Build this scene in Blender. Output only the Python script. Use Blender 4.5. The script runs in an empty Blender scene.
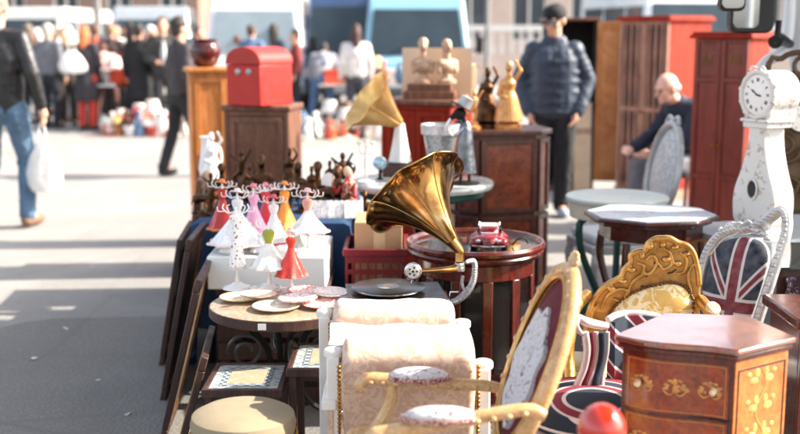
import bpy, math, random
from math import sin, cos, pi, radians as R
from mathutils import Vector as V, Matrix as MT
random.seed(7)
S = bpy.context.scene
col = S.collection

# ------------------------------------------------------------ camera, sky, sun, exposure
FPX = 1100.0; PITCH = R(9.5); EYE = 1.56
cam = bpy.data.objects.new('camera', bpy.data.cameras.new('camera')); col.objects.link(cam)
cam.location = (0, 0, EYE); cam.rotation_euler = (pi/2-PITCH, 0, 0)
cam.data.sensor_width = 36; cam.data.lens = FPX/800*36
cam.data.clip_end = 600; cam.data.clip_start = .05
cam.data.dof.use_dof = True; cam.data.dof.focus_distance = 3.65; cam.data.dof.aperture_fstop = 1.9
S.camera = cam
SUN_EL, SUN_AZ = R(37), R(4)            # azimuth measured from +x towards +y
sdir = V((cos(SUN_EL)*cos(SUN_AZ), cos(SUN_EL)*sin(SUN_AZ), sin(SUN_EL)))
w = bpy.data.worlds.new('World'); S.world = w; w.use_nodes = True
nt = w.node_tree; bg = nt.nodes['Background']
sky = nt.nodes.new('ShaderNodeTexSky'); sky.sky_type = 'NISHITA'; sky.sun_disc = False
sky.sun_elevation = SUN_EL; sky.sun_rotation = pi/2-SUN_AZ; sky.dust_density = 3.0; sky.air_density = 1.0; sky.ozone_density = .6
hs = nt.nodes.new('ShaderNodeHueSaturation'); hs.inputs['Saturation'].default_value = .55; nt.links.new(sky.outputs[0], hs.inputs['Color']); nt.links.new(hs.outputs[0], bg.inputs[0]); bg.inputs[1].default_value = .15
sl = bpy.data.lights.new('sun', 'SUN'); sl.energy = 4.3; sl.angle = R(.6); sl.color = (1, .93, .82)
so = bpy.data.objects.new('sun', sl); col.objects.link(so); so.rotation_euler = sdir.to_track_quat('Z', 'Y').to_euler()
so.location = (8, 2, 8)
S.view_settings.view_transform = 'Standard'; S.view_settings.look = 'None'
S.view_settings.exposure = 1.62; S.view_settings.gamma = 1; S.view_settings.use_curve_mapping = False
S.cycles.max_bounces = 8; S.cycles.use_denoising = True
S.cycles.sample_clamp_indirect = 6

# ------------------------------------------------------------ pixel (800x434) to world helpers, used for placing things
def ray(u, v):
    a = (u-400)/FPX; b = (217-v)/FPX
    return V((a, cos(PITCH)+b*sin(PITCH), -sin(PITCH)+b*cos(PITCH)))
def W(u, v, y):
    r = ray(u, v); return V((0, 0, EYE)) + r*(y/r.y)
def XU(u, y, z=.8):
    # x of a point seen in column u, at depth y and height z
    fw = y*cos(PITCH)-(z-EYE)*sin(PITCH)
    return (u-400)/FPX*fw
def ZV(v, y):
    return W(400, v, y).z

# ------------------------------------------------------------ mesh builder
def catmull(pts, n=6):
    pts = [V(p) for p in pts]
    if len(pts) < 3: return pts
    out = []
    P = [pts[0]*2-pts[1]]+pts+[pts[-1]*2-pts[-2]]
    for i in range(1, len(P)-2):
        for k in range(n):
            t = k/n
            out.append(.5*((2*P[i])+(P[i+1]-P[i-1])*t+(2*P[i-1]-5*P[i]+4*P[i+1]-P[i+2])*t*t+(3*P[i]-P[i-1]-3*P[i+1]+P[i+2])*t**3))
    out.append(pts[-1]); return out
class MB:
    def __init__(s, M=None): s.v = []; s.f = []; s.M = M or MT.Identity(4)
    def add(s, vs, fs):
        o = len(s.v); s.v += [s.M @ V(p) for p in vs]; s.f += [tuple(o+i for i in f) for f in fs]; return s
    def box(s, x0, x1, y0, y1, z0, z1, tz=1.0):
        cx, cy = (x0+x1)/2, (y0+y1)/2
        q = lambda x, y: (cx+(x-cx)*tz, cy+(y-cy)*tz)
        b = [(x0, y0, z0), (x1, y0, z0), (x1, y1, z0), (x0, y1, z0)]
        t = [(*q(x, y), z1) for x, y, _ in b]
        return s.add(b+t, [(3, 2, 1, 0), (4, 5, 6, 7), (0, 1, 5, 4), (1, 2, 6, 5), (2, 3, 7, 6), (3, 0, 4, 7)])
    def lathe(s, prof, n=32, c=(0, 0, 0), mod=None, capped=True, sx=1, sy=1):
        vs = []; fs = []
        for j, (r, z) in enumerate(prof):
            for i in range(n):
                a = 2*pi*i/n; rr = r*(mod(j/(len(prof)-1), a) if mod else 1)
                vs.append((c[0]+rr*cos(a)*sx, c[1]+rr*sin(a)*sy, c[2]+z))
        m = len(prof)
        for j in range(m-1):
            for i in range(n):
                k = (i+1) % n; fs.append((j*n+i, j*n+k, (j+1)*n+k, (j+1)*n+i))
        if capped:
            fs.append(tuple(range(n-1, -1, -1))); fs.append(tuple((m-1)*n+i for i in range(n)))
        return s.add(vs, fs)
    def cyl(s, c, r, h, n=24, r2=None): return s.lathe([(r, 0), (r2 if r2 is not None else r, h)], n, c)
    def tube(s, pts, r, n=8, smooth=0, flat=1.0, rs=None):
        pts = [V(p) for p in pts]
        if smooth:
            if rs is None and isinstance(r, (list, tuple)):
                m = len(r)
            pts2 = catmull(pts, smooth)
            if isinstance(r, (list, tuple)):
                m = len(r)-1; r2 = []
                for i in range(len(pts2)):
                    t = i/(len(pts2)-1)*m; k = min(int(t), m-1); r2.append(r[k]+(r[k+1]-r[k])*(t-k))
                r = r2
            pts = pts2
        if not isinstance(r, (list, tuple)): r = [r]*len(pts)
        vs = []; fs = []; up = None
        for i, p in enumerate(pts):
            d = (pts[min(i+1, len(pts)-1)]-pts[max(i-1, 0)])
            d = d.normalized() if d.length > 1e-9 else V((0, 0, 1))
            if up is None:
                up = V((0, 0, 1)) if abs(d.z) < .9 else V((0, 1, 0))
            a = d.cross(up).normalized(); up = a.cross(d).normalized()
            for k in range(n):
                t = 2*pi*k/n; vs.append(p+a*cos(t)*r[i]*flat+up*sin(t)*r[i])
        m = len(pts)
        for j in range(m-1):
            for i in range(n):
                k = (i+1) % n; fs.append((j*n+i, (j+1)*n+i, (j+1)*n+k, j*n+k))
        fs.append(tuple(range(n))); fs.append(tuple((m-1)*n+i for i in range(n-1, -1, -1)))
        return s.add(vs, fs)
    def ell(s, c, r, n=14, m=9):
        if not isinstance(r, (tuple, list)): r = (r, r, r)
        vs = [(c[0], c[1], c[2]-r[2])]; fs = []
        for j in range(1, m):
            t = pi*j/m
            for i in range(n):
                a = 2*pi*i/n; vs.append((c[0]+r[0]*sin(t)*cos(a), c[1]+r[1]*sin(t)*sin(a), c[2]-r[2]*cos(t)))
        vs.append((c[0], c[1], c[2]+r[2])); L = len(vs)-1
        for i in range(n):
            k = (i+1) % n; fs.append((0, 1+k, 1+i)); fs.append((L, L-n+i, L-n+k))
            for j in range(m-2): fs.append((1+j*n+i, 1+j*n+k, 1+(j+1)*n+k, 1+(j+1)*n+i))
        return s.add(vs, fs)
    def cap(s, p0, p1, r0, r1=None, n=12):
        r1 = r0 if r1 is None else r1
        p0 = V(p0); p1 = V(p1); d = (p1-p0); L = d.length or 1e-6; d = d/L
        pts = []; rr = []
        for t in (-90, -60, -30): pts.append(p0+d*r0*sin(R(t))); rr.append(max(r0*cos(R(t)), r0*.08))
        pts += [p0, p1]; rr += [r0, r1]
        for t in (30, 60, 90): pts.append(p1+d*r1*sin(R(t))); rr.append(max(r1*cos(R(t)), r1*.08))
        return s.tube(pts, rr, n)
    def prism(s, poly, z0, z1, off=0):
        n = len(poly)
        return s.add([(x, y, z0) for x, y in poly]+[(x, y, z1) for x, y in poly],
            [tuple(range(n-1, -1, -1)), tuple(range(n, 2*n))]+[(i, (i+1) % n, n+(i+1) % n, n+i) for i in range(n)])
    def plate(s, poly, y0, y1):                       # outline in x,z extruded along y
        n = len(poly)
        return s.add([(x, y0, z) for x, z in poly]+[(x, y1, z) for x, z in poly],
            [tuple(range(n)), tuple(range(2*n-1, n-1, -1))]+[(n+i, n+(i+1) % n, (i+1) % n, i) for i in range(n)])
    def pillow(s, poly, y0, h, rings=5):              # outline in x,z swelling towards -y
        n = len(poly); cx = sum(p[0] for p in poly)/n; cz = sum(p[1] for p in poly)/n
        vs = []; fs = []
        for k in range(rings):
            t = k/(rings-1); sc = cos(t*pi/2)*.97+.03; y = y0-h*sin(t*pi/2)
            vs += [(cx+(x-cx)*sc, y, cz+(z-cz)*sc) for x, z in poly]
        for k in range(rings-1):
            for i in range(n): j = (i+1) % n; fs.append((k*n+i, k*n+j, (k+1)*n+j, (k+1)*n+i))
        fs.append(tuple((rings-1)*n+i for i in range(n))); fs.append(tuple(range(n-1, -1, -1)))
        return s.add(vs, fs)
    def sheet(s, fn, nu, nv, th=.004):                # closed thin surface from fn(u,v) -> point
        g = [[V(fn(i/nu, j/nv)) for j in range(nv+1)] for i in range(nu+1)]
        nrm = []
        for i in range(nu+1):
            row = []
            for j in range(nv+1):
                a = g[min(i+1, nu)][j]-g[max(i-1, 0)][j]; b = g[i][min(j+1, nv)]-g[i][max(j-1, 0)]
                c = a.cross(b); row.append(c.normalized() if c.length > 1e-12 else V((0, 0, 1)))
            nrm.append(row)
        vs = [g[i][j] for i in range(nu+1) for j in range(nv+1)]+[g[i][j]-nrm[i][j]*th for i in range(nu+1) for j in range(nv+1)]
        n1 = nv+1; N = (nu+1)*n1; fs = []
        for i in range(nu):
            for j in range(nv):
                a, b, c, d = i*n1+j, (i+1)*n1+j, (i+1)*n1+j+1, i*n1+j+1
                fs.append((a, b, c, d)); fs.append((N+d, N+c, N+b, N+a))
        for i in range(nu):
            fs.append((i*n1, N+i*n1, N+(i+1)*n1, (i+1)*n1)); fs.append((i*n1+nv, (i+1)*n1+nv, N+(i+1)*n1+nv, N+i*n1+nv))
        for j in range(nv):
            fs.append((j, j+1, N+j+1, N+j)); fs.append((nu*n1+j, N+nu*n1+j, N+nu*n1+j+1, nu*n1+j+1))
        return s.add(vs, fs)
    def build(s, name, mat, parent=None, ang=38, bevel=0, remesh=0, sm=0, flat=False, subd=0, disp=None):
        me = bpy.data.meshes.new(name); me.from_pydata([tuple(p) for p in s.v], [], s.f)
        import bmesh
        b = bmesh.new(); b.from_mesh(me); bmesh.ops.recalc_face_normals(b, faces=b.faces); b.to_mesh(me); b.free()
        o = bpy.data.objects.new(name, me); col.objects.link(o); me.materials.append(mat)
        if not flat:
            for p in me.polygons: p.use_smooth = True
            if not remesh: me.set_sharp_from_angle(angle=R(ang))
        if bevel:
            m = o.modifiers.new('bevel', 'BEVEL'); m.width = bevel; m.segments = 2; m.limit_method = 'ANGLE'; m.angle_limit = R(40); m.harden_normals = False
        if remesh:
            m = o.modifiers.new('remesh', 'REMESH'); m.mode = 'VOXEL'; m.voxel_size = remesh; m.use_smooth_shade = True
            if sm:
                m = o.modifiers.new('smooth', 'SMOOTH'); m.iterations = sm; m.factor = .5
        if subd:
            m = o.modifiers.new('subd', 'SUBSURF'); m.levels = subd; m.render_levels = subd
        if disp:
            tx = bpy.data.textures.new(name, 'CLOUDS'); tx.noise_scale = disp[1]
            m = o.modifiers.new('disp', 'DISPLACE'); m.texture = tx; m.strength = disp[0]; m.mid_level = .5
        if parent: o.parent = parent
        return o
def T(x=0, y=0, z=0, rx=0, ry=0, rz=0, s=1):
    return MT.Translation((x, y, z)) @ MT.Rotation(rz, 4, 'Z') @ MT.Rotation(ry, 4, 'Y') @ MT.Rotation(rx, 4, 'X') @ MT.Scale(s, 4)
def tag(o, label, cat, group=None, kind=None):
    o['label'] = label
    if cat: o['category'] = cat
    if group: o['group'] = group
    if kind: o['kind'] = kind
    return o
def thing(name, label, cat, loc=(0, 0, 0), rz=0, group=None, sc=1):
    o = bpy.data.objects.new(name, None); col.objects.link(o); o.empty_display_size = .1
    o.location = loc; o.rotation_euler = (0, 0, rz); o.scale = (sc, sc, sc)
    return tag(o, label, cat, group)
def struct(o, label=None):
    o['kind'] = 'structure'
    if label: o['label'] = label
    return o
def copy_tree(o, loc=None, rz=None, label=None, mats=None):
    kids = [c for c in bpy.data.objects if c.parent == o]
    def rec(q, par):
        c = q.copy(); col.objects.link(c); c.parent = par
        for ch in [k for k in bpy.data.objects if k.parent == q]: rec(ch, c)
        return c
    c = o.copy(); col.objects.link(c)
    for k in kids: rec(k, c)
    if loc is not None: c.location = loc
    if rz is not None: c.rotation_euler = (0, 0, rz)
    if label: c['label'] = label
    return c

# ------------------------------------------------------------ materials
def lin(h):
    c = [int(h[i:i+2], 16)/255 for i in (0, 2, 4)]
    return tuple(((x/12.92) if x <= .04045 else ((x+.055)/1.055)**2.4) for x in c)+(1,)
_mc = {}
class NT:
    def __init__(s, name):
        s.m = bpy.data.materials.new(name); s.m.use_nodes = True; s.t = s.m.node_tree
        s.b = s.t.nodes['Principled BSDF']; s.tc = s.t.nodes.new('ShaderNodeTexCoord')
    def n(s, typ, **k):
        q = s.t.nodes.new(typ)
        for a, v in k.items(): setattr(q, a, v)
        return q
    def l(s, a, b): s.t.links.new(a, b)
    def mapping(s, scale=(1, 1, 1), coord='Object', rot=(0, 0, 0), loc=(0, 0, 0)):
        m = s.n('ShaderNodeMapping'); m.inputs['Scale'].default_value = scale; m.inputs['Rotation'].default_value = rot; m.inputs['Location'].default_value = loc
        s.l(s.tc.outputs[coord], m.inputs[0]); return m.outputs[0]
    def noise(s, vec, scale=5, det=4, rough=.5, dist=0):
        q = s.n('ShaderNodeTexNoise'); q.inputs['Scale'].default_value = scale; q.inputs['Detail'].default_value = det
        q.inputs['Roughness'].default_value = rough; q.inputs['Distortion'].default_value = dist
        s.l(vec, q.inputs['Vector']); return q.outputs['Fac']
    def vor(s, vec, scale=5, out='Distance', feature='F1'):
        q = s.n('ShaderNodeTexVoronoi', feature=feature); q.inputs['Scale'].default_value = scale; s.l(vec, q.inputs['Vector']); return q.outputs[out]
    def ramp(s, fac, stops, interp='LINEAR'):
        q = s.n('ShaderNodeValToRGB'); cr = q.color_ramp; cr.interpolation = interp
        while len(cr.elements) < len(stops): cr.elements.new(.5)
        for e, (p, c) in zip(cr.elements, stops):
            e.position = p; e.color = lin(c) if isinstance(c, str) else ((c, c, c, 1) if not isinstance(c, tuple) else c)
        s.l(fac, q.inputs[0]); return q.outputs[0]
    def mix(s, fac, a, b, mode='MIX'):
        q = s.n('ShaderNodeMix', data_type='RGBA', blend_type=mode)
        for i, x in ((0, fac), (6, a), (7, b)):
            if hasattr(x, 'is_linked') or hasattr(x, 'node'): s.l(x, q.inputs[i])
            elif isinstance(x, str): q.inputs[i].default_value = lin(x)
            else: q.inputs[i].default_value = x
        return q.outputs[2]
    def math(s, op, a, b=None):
        q = s.n('ShaderNodeMath', operation=op)
        for i, x in ((0, a), (1, b)):
            if x is None: continue
            if hasattr(x, 'node'): s.l(x, q.inputs[i])
            else: q.inputs[i].default_value = x
        return q.outputs[0]
    def bump(s, h, strength=.3, dist=.002):
        q = s.n('ShaderNodeBump'); q.inputs['Strength'].default_value = strength; q.inputs['Distance'].default_value = dist
        s.l(h, q.inputs['Height']); s.l(q.outputs[0], s.b.inputs['Normal'])
    def set(s, **k):
        for a, v in k.items():
            i = s.b.inputs[a.replace('_', ' ')]
            if hasattr(v, 'node'): s.l(v, i)
            elif isinstance(v, str): i.default_value = lin(v)
            else: i.default_value = v
        return s
def plain(name, c, rough=.5, metal=0, var=.18, scale=9, bump=.15, coat=0, spec=.5, bscale=60, bdist=.001):
    if name in _mc: return _mc[name]
    q = NT(name); vec = q.mapping()
    n1 = q.noise(vec, scale, 5, .6)
    base = lin(c) if isinstance(c, str) else c
    lo = tuple(x*(1-var) for x in base[:3])+(1,); hi = tuple(min(1, x*(1+var)) for x in base[:3])+(1,)
    q.set(Base_Color=q.ramp(n1, [(.3, lo), (.7, hi)]), Metallic=metal)
    q.set(Roughness=q.ramp(q.noise(vec, scale*2.3, 4), [(.3, max(.03, rough-.08)), (.7, min(1, rough+.1))]))
    q.b.inputs['Coat Weight'].default_value = coat; q.b.inputs['Specular IOR Level'].default_value = spec
    if bump: q.bump(q.noise(vec, bscale, 4), bump, bdist)
    _mc[name] = q.m; return q.m
def wood(name, dark, mid, light, rough=.32, coat=.3, scale=6, axis='z', figure=1.0, worn=0, worncol='b9a893', bump=.15):
    if name in _mc: return _mc[name]
    q = NT(name); sc = {'z': (9, 9, 1), 'x': (1, 9, 9), 'y': (9, 1, 9), 'burl': (2.2, 2.2, 2.2)}[axis]
    vec = q.mapping(sc)
    n1 = q.noise(vec, scale*.35, 6, .62, 1.6*figure)
    fine = q.noise(q.mapping(tuple(v*6 for v in sc)), scale, 3, .6)
    c = q.ramp(n1, [(.30, dark), (.5, mid), (.72, light)])
    c = q.mix(.35, c, q.ramp(fine, [(.35, dark), (.65, light)]))
    if worn:
        wn = q.noise(q.mapping((1, 1, 1)), 7, 6, .7)
        c = q.mix(q.ramp(wn, [(1-worn, 0.0), (1-worn+.06, 1.0)]), c, worncol)
    q.set(Base_Color=c, Roughness=q.ramp(q.noise(q.mapping(), 14, 4), [(.3, rough-.08), (.7, rough+.14)]))
    q.b.inputs['Coat Weight'].default_value = coat; q.b.inputs['Coat Roughness'].default_value = .15
    q.bump(fine, bump, .0015); _mc[name] = q.m; return q.m
def damask(name, base, pat, rough=.75, scale=16, edge=(.46, .54), sheen=.3):
    if name in _mc: return _mc[name]
    q = NT(name); vec = q.mapping()
    n1 = q.noise(vec, scale, 2, .5, 2.2)
    f = q.ramp(n1, [(edge[0], 0.0), (edge[1], 1.0)])
    weave = q.noise(q.mapping((260, 260, 260)), 3, 2)
    q.set(Base_Color=q.mix(f, base, pat), Roughness=q.ramp(f, [(0, rough), (1, rough-.25)]))
    q.b.inputs['Sheen Weight'].default_value = sheen
    q.bump(q.math('ADD', q.math('MULTIPLY', f, .5), q.math('MULTIPLY', weave, .5)), .35, .0015)
    _mc[name] = q.m; return q.m
def tapestry(name, ground, cols, scale=18):
    q = NT(name); vec = q.mapping()
    n1 = q.noise(vec, scale, 3, .6, 1.5); c = q.ramp(n1, [(.36, cols[0]), (.44, ground), (.52, cols[1]), (.58, ground), (.66, cols[2])])
    weave = q.noise(q.mapping((1, 1, 1)), 420, 2)
    q.set(Base_Color=c, Roughness=.85); q.bump(weave, .5, .001); return q.m
def brass(name, c1, c2, rough=.2, bump=.1, scale=6):
    if name in _mc: return _mc[name]
    q = NT(name); vec = q.mapping()
    n1 = q.noise(vec, scale, 6, .65, .5)
    q.set(Base_Color=q.ramp(n1, [(.32, c2), (.62, c1)]), Metallic=1.0)
    q.set(Roughness=q.ramp(q.noise(vec, scale*4, 5, .6), [(.35, rough), (.75, rough+.2)]))
    q.bump(q.noise(vec, scale*1.6, 3), bump, .004); _mc[name] = q.m; return q.m
MAH = wood('mahogany', '1e0705', '4a150d', '7a2c18', .22, .6)
MAHD = wood('mahogany_dark', '140504', '2e0c09', '561c12', .25, .6)
SUNSIDE = wood('sunlit_side_wood', '9c4416', 'c4682a', 'dc8a44', .3, .5, 4, 'burl')  # brighter orange puts the sunlight on the chest's right side into the colour
REDWOOD = wood('red_lacquered_wood', '701404', '962208', 'ac3810', .6, 0, 5)
REDWOOD.node_tree.nodes['Principled BSDF'].inputs['Specular IOR Level'].default_value = .25
MAROON = wood('maroon_wood', '561a12', '7c2c1e', '9a4430', .45, .2, 5)
OAK = wood('orange_oak', '8a4a1c', 'bb6f30', 'dc9a55', .45, .2, 6)
WAL = wood('walnut', '3a2014', '6a402a', '966448', .5, .1, 6, worn=.36, worncol='a08468')
BURL = wood('burl_panel', '3c1208', '80321a', 'b86030', .3, .4, 5, 'burl', 1.6)
GREYW = wood('weathered_wood', '6b5546', '957c68', 'bda48c', .7, 0, 6)
DARKW = wood('dark_frame_wood', '1c0e0a', '38201a', '5a3426', .5, .1, 6)
BRASS = brass('polished_brass', 'cfa468', '98703c', .13, .25, 5)
BRASSD = brass('tarnished_brass', 'c08a3e', '6a4318', .24, .3, 7)
GOLDP = brass('gilt_paint', 'd6aa68', 'a6783e', .36, .4, 16)
GILT = wood('gilded_wood', '9c6e3a', 'c89a62', 'deb988', .3, .35, 12, 'burl', 1.0, worn=.36, worncol='86582e', bump=.45)
SILV = plain('silver_leaf', 'c9c8c6', .35, .5, .22, 20, .5)
NICK = brass('chased_nickel', 'cfcfd2', '8c8a88', .28, 1.0, 60)
CHROME = brass('chrome', 'e4e4e6', 'c0c0c4', .1, .05)
BRONZE = brass('dark_bronze', '6a4a34', '2a1a14', .4, .5, 18)
BRONZEG = brass('gold_bronze', 'd09a66', '8e5a30', .32, .5, 18)
IRON = plain('black_iron', '16120f', .55, .4, .3, 20, .4)
IRONG = plain('green_iron', '1c4a40', .45, .2, .25, 20, .4)
MARB = plain('grey_marble', 'b9beba', .25, 0, .14, 5, .1, .2)
WHITEP = plain('white_paint_chipped', 'e6e0d8', .5, 0, .08, 12, .3)
WHITEF = plain('white_foam', 'eeeeea', .8, 0, .04, 12, .3)
BLKPL = plain('black_plastic', '0c0c0e', .35, 0, .2)
BLUEC = plain('blue_cloth', '1c3c5e', .9, 0, .2, 6, .4)
SKIN = plain('skin', 'd6a184', .55, 0, .08, 20, .15)
SKINP = plain('pale_skin', 'e3b49c', .5, 0, .08, 20, .15)
def _horn():
    q = NT('brass_horn'); vec = q.mapping()
    n1 = q.noise(vec, 9, 5, .6, .6)
    q.set(Base_Color=q.ramp(n1, [(.3, '704a28'), (.52, 'b0834e'), (.75, 'dab88a')]), Metallic=1.0)
    q.set(Roughness=q.ramp(q.noise(vec, 30, 4), [(.35, .1), (.75, .24)]))
    q.bump(q.noise(vec, 11, 2), .35, .006); return q.m
HORN = _horn()

# ------------------------------------------------------------ ground
def YG(v, z=0):
    r = ray(400, v); return (z-EYE)/r.z*r.y
def asphalt(name, lo, hi, speck, rough=.85):
    q = NT(name); vec = q.mapping()
    big = q.noise(vec, .9, 6, .65); fine = q.noise(vec, 60, 4, .7); sp = q.vor(vec, 55)
    c = q.ramp(big, [(.3, lo), (.7, hi)])
    c = q.mix(q.ramp(fine, [(.35, 0.0), (.7, .55)]), c, q.ramp(sp, [(.1, speck), (.45, lo)]))
    c = q.mix(q.ramp(q.noise(vec, .45, 7, .75, 1.0), [(.48, 0.0), (.6, .55)]), c, lo)
    stain = q.noise(vec, 3.2, 6, .7, .6)
    c = q.mix(q.ramp(stain, [(.70, 0.0), (.74, .22)]), c, hi)
    crack = q.vor(q.mapping((.55, .8, 1)), 1.1, 'Distance', 'DISTANCE_TO_EDGE')
    c = q.mix(q.ramp(crack, [(.0, .8), (.012, 0.0)]), c, lo)
    q.set(Base_Color=c, Roughness=rough); q.bump(q.math('ADD', fine, sp), .5, .006); return q.m
ASPH = asphalt('sun_bleached_asphalt', '7e7a75', '96918c', 'b2aeaa')
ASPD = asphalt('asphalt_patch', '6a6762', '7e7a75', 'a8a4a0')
m = MB(); m.add([(-90, -8, 0), (90, -8, 0), (90, 160, 0), (-90, 160, 0)], [(0, 1, 2, 3)])
struct(m.build('ground', ASPH, flat=True))
yb = YG(320)
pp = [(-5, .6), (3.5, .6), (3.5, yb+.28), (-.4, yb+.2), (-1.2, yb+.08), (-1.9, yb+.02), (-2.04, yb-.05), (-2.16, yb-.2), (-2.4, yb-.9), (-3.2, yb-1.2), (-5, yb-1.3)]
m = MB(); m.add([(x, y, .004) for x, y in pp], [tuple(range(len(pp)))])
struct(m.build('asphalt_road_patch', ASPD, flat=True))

# ------------------------------------------------------------ distant buildings
def building(label, x0, x1, y, h, wm, fm, gm, n, wz=(.9, 2.5), trim=None, ww=.6):
    b = thing('street_building', label, 'building', ((x0+x1)/2, y, 0))
    hw = (x1-x0)/2; step = 2*hw/n
    m = MB(); z = [(0, wz[0]), (wz[1], wz[1]+1.2), (wz[1]+2.9, h)]
    for a, c in z: m.box(-hw, hw, 0, .5, a, c)
    for i in range(n+1):
        cx = -hw+i*step; w_ = step*(1-ww)/2
        m.box(max(-hw, cx-w_), min(hw, cx+w_), .001, .5, 0, h-.01)
    m.box(-hw, hw, .5, 8, 0, h)
    m.build('wall', wm, b)
    m = MB(); m.box(-hw-.05, hw+.05, -.14, -.001, 0, .5); m.box(-hw-.05, hw+.05, -.2, -.001, wz[1]+.3, wz[1]+.55); m.build('stone_trim', trim or fm, b)
    MB().box(-hw-.3, hw+.3, -.35, 8.2, h, h+.4).build('cornice', trim or fm, b)
    for i in range(n):
        cx = -hw+(i+.5)*step; w_ = step*ww/2
        for (a, c) in (wz, (wz[1]+1.2, wz[1]+2.9)):
            f = MB()
            for (xa, xb, za, zb) in ((cx-w_, cx-w_+.09, a, c), (cx+w_-.09, cx+w_, a, c), (cx-w_+.09, cx+w_-.09, a, a+.1), (cx-w_+.09, cx+w_-.09, c-.1, c), (cx-.04, cx+.04, a+.1, c-.1)):
                f.box(xa, xb, .12, .22, za, zb)
            fo = f.build('window', fm, b)
            MB().box(cx-w_, cx+w_, .24, .27, a, c).build('pane', gm, fo)
    return b
GLS = plain('street_window_glass', '3a444c', .08, 0, .2, 2, 0, .5)
PALE = plain('pale_render_wall', 'c9b4a6', .85, 0, .12, 1, .3, bscale=8)
BRWN = plain('brown_render_wall', '8d7468', .85, 0, .15, 1, .3, bscale=8)
WHT = plain('white_trim', 'dcd6d0', .6, 0, .06, 3, .1)
building('brown rendered building far behind the crowd, its tall dark windows at the upper left', -30, -7.2, 40, 8.5, BRWN, WHT, GLS, 12, (.9, 3.0), ww=.5)
building('pale pink building with white window frames behind the man in the black cap', -3, 34, 44, 9, PALE, WHT, GLS, 16, (1.2, 3.2))
building('grey stone building behind the vans in the middle of the street', -7.1, -3.1, 46, 10, plain('grey_stone', 'a8a29c', .8, 0, .1, 1), WHT, GLS, 2, (1.0, 3.2))
# balustrade in front of the pale building
b = thing('stone_balustrade', 'low pale stone balustrade running in front of the pink building', 'balustrade', (6.5, 34, 0))
MB().box(-6.5, 9, -.2, .2, 0, .9).build('plinth', PALE, b); MB().box(-6.6, 9.1, -.22, .22, 1.62, 1.8).build('handrail', WHT, b)
m = MB()
for i in range(52): m.lathe([(.05, .9), (.08, 1.05), (.04, 1.3), (.07, 1.5), (.05, 1.62)], 8, (-6.4+i*.3, 0, 0))
o = m.build('balusters', WHT, b)
def lamp_post(x, y, label, r=.07):
    b = thing('street_lamp', label, 'street lamp', (x, y, 0), group='street lamps')
    MB().lathe([(r*2.2, 0), (r*2, .3), (r*1.2, .5), (r, 1.2), (r*.8, 6)], 12).build('pole', plain('grey_pole', '8a8886', .5, .4), b)
    MB().tube([(0, 0, 5.9), (.3, 0, 6.3), (1.1, 0, 6.4)], .04, 8, 4).build('arm', plain('grey_pole', '8a8886', .5, .4), b)
    MB().ell((1.2, 0, 6.36), (.3, .12, .07)).build('lamp_head', WHT, b)
lamp_post(XU(100, 30), 30, 'grey street lamp pole rising behind the crowd at the left', .09)
lamp_post(XU(487, 28), 28, 'grey street lamp pole standing right of the light blue van', .06)

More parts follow.
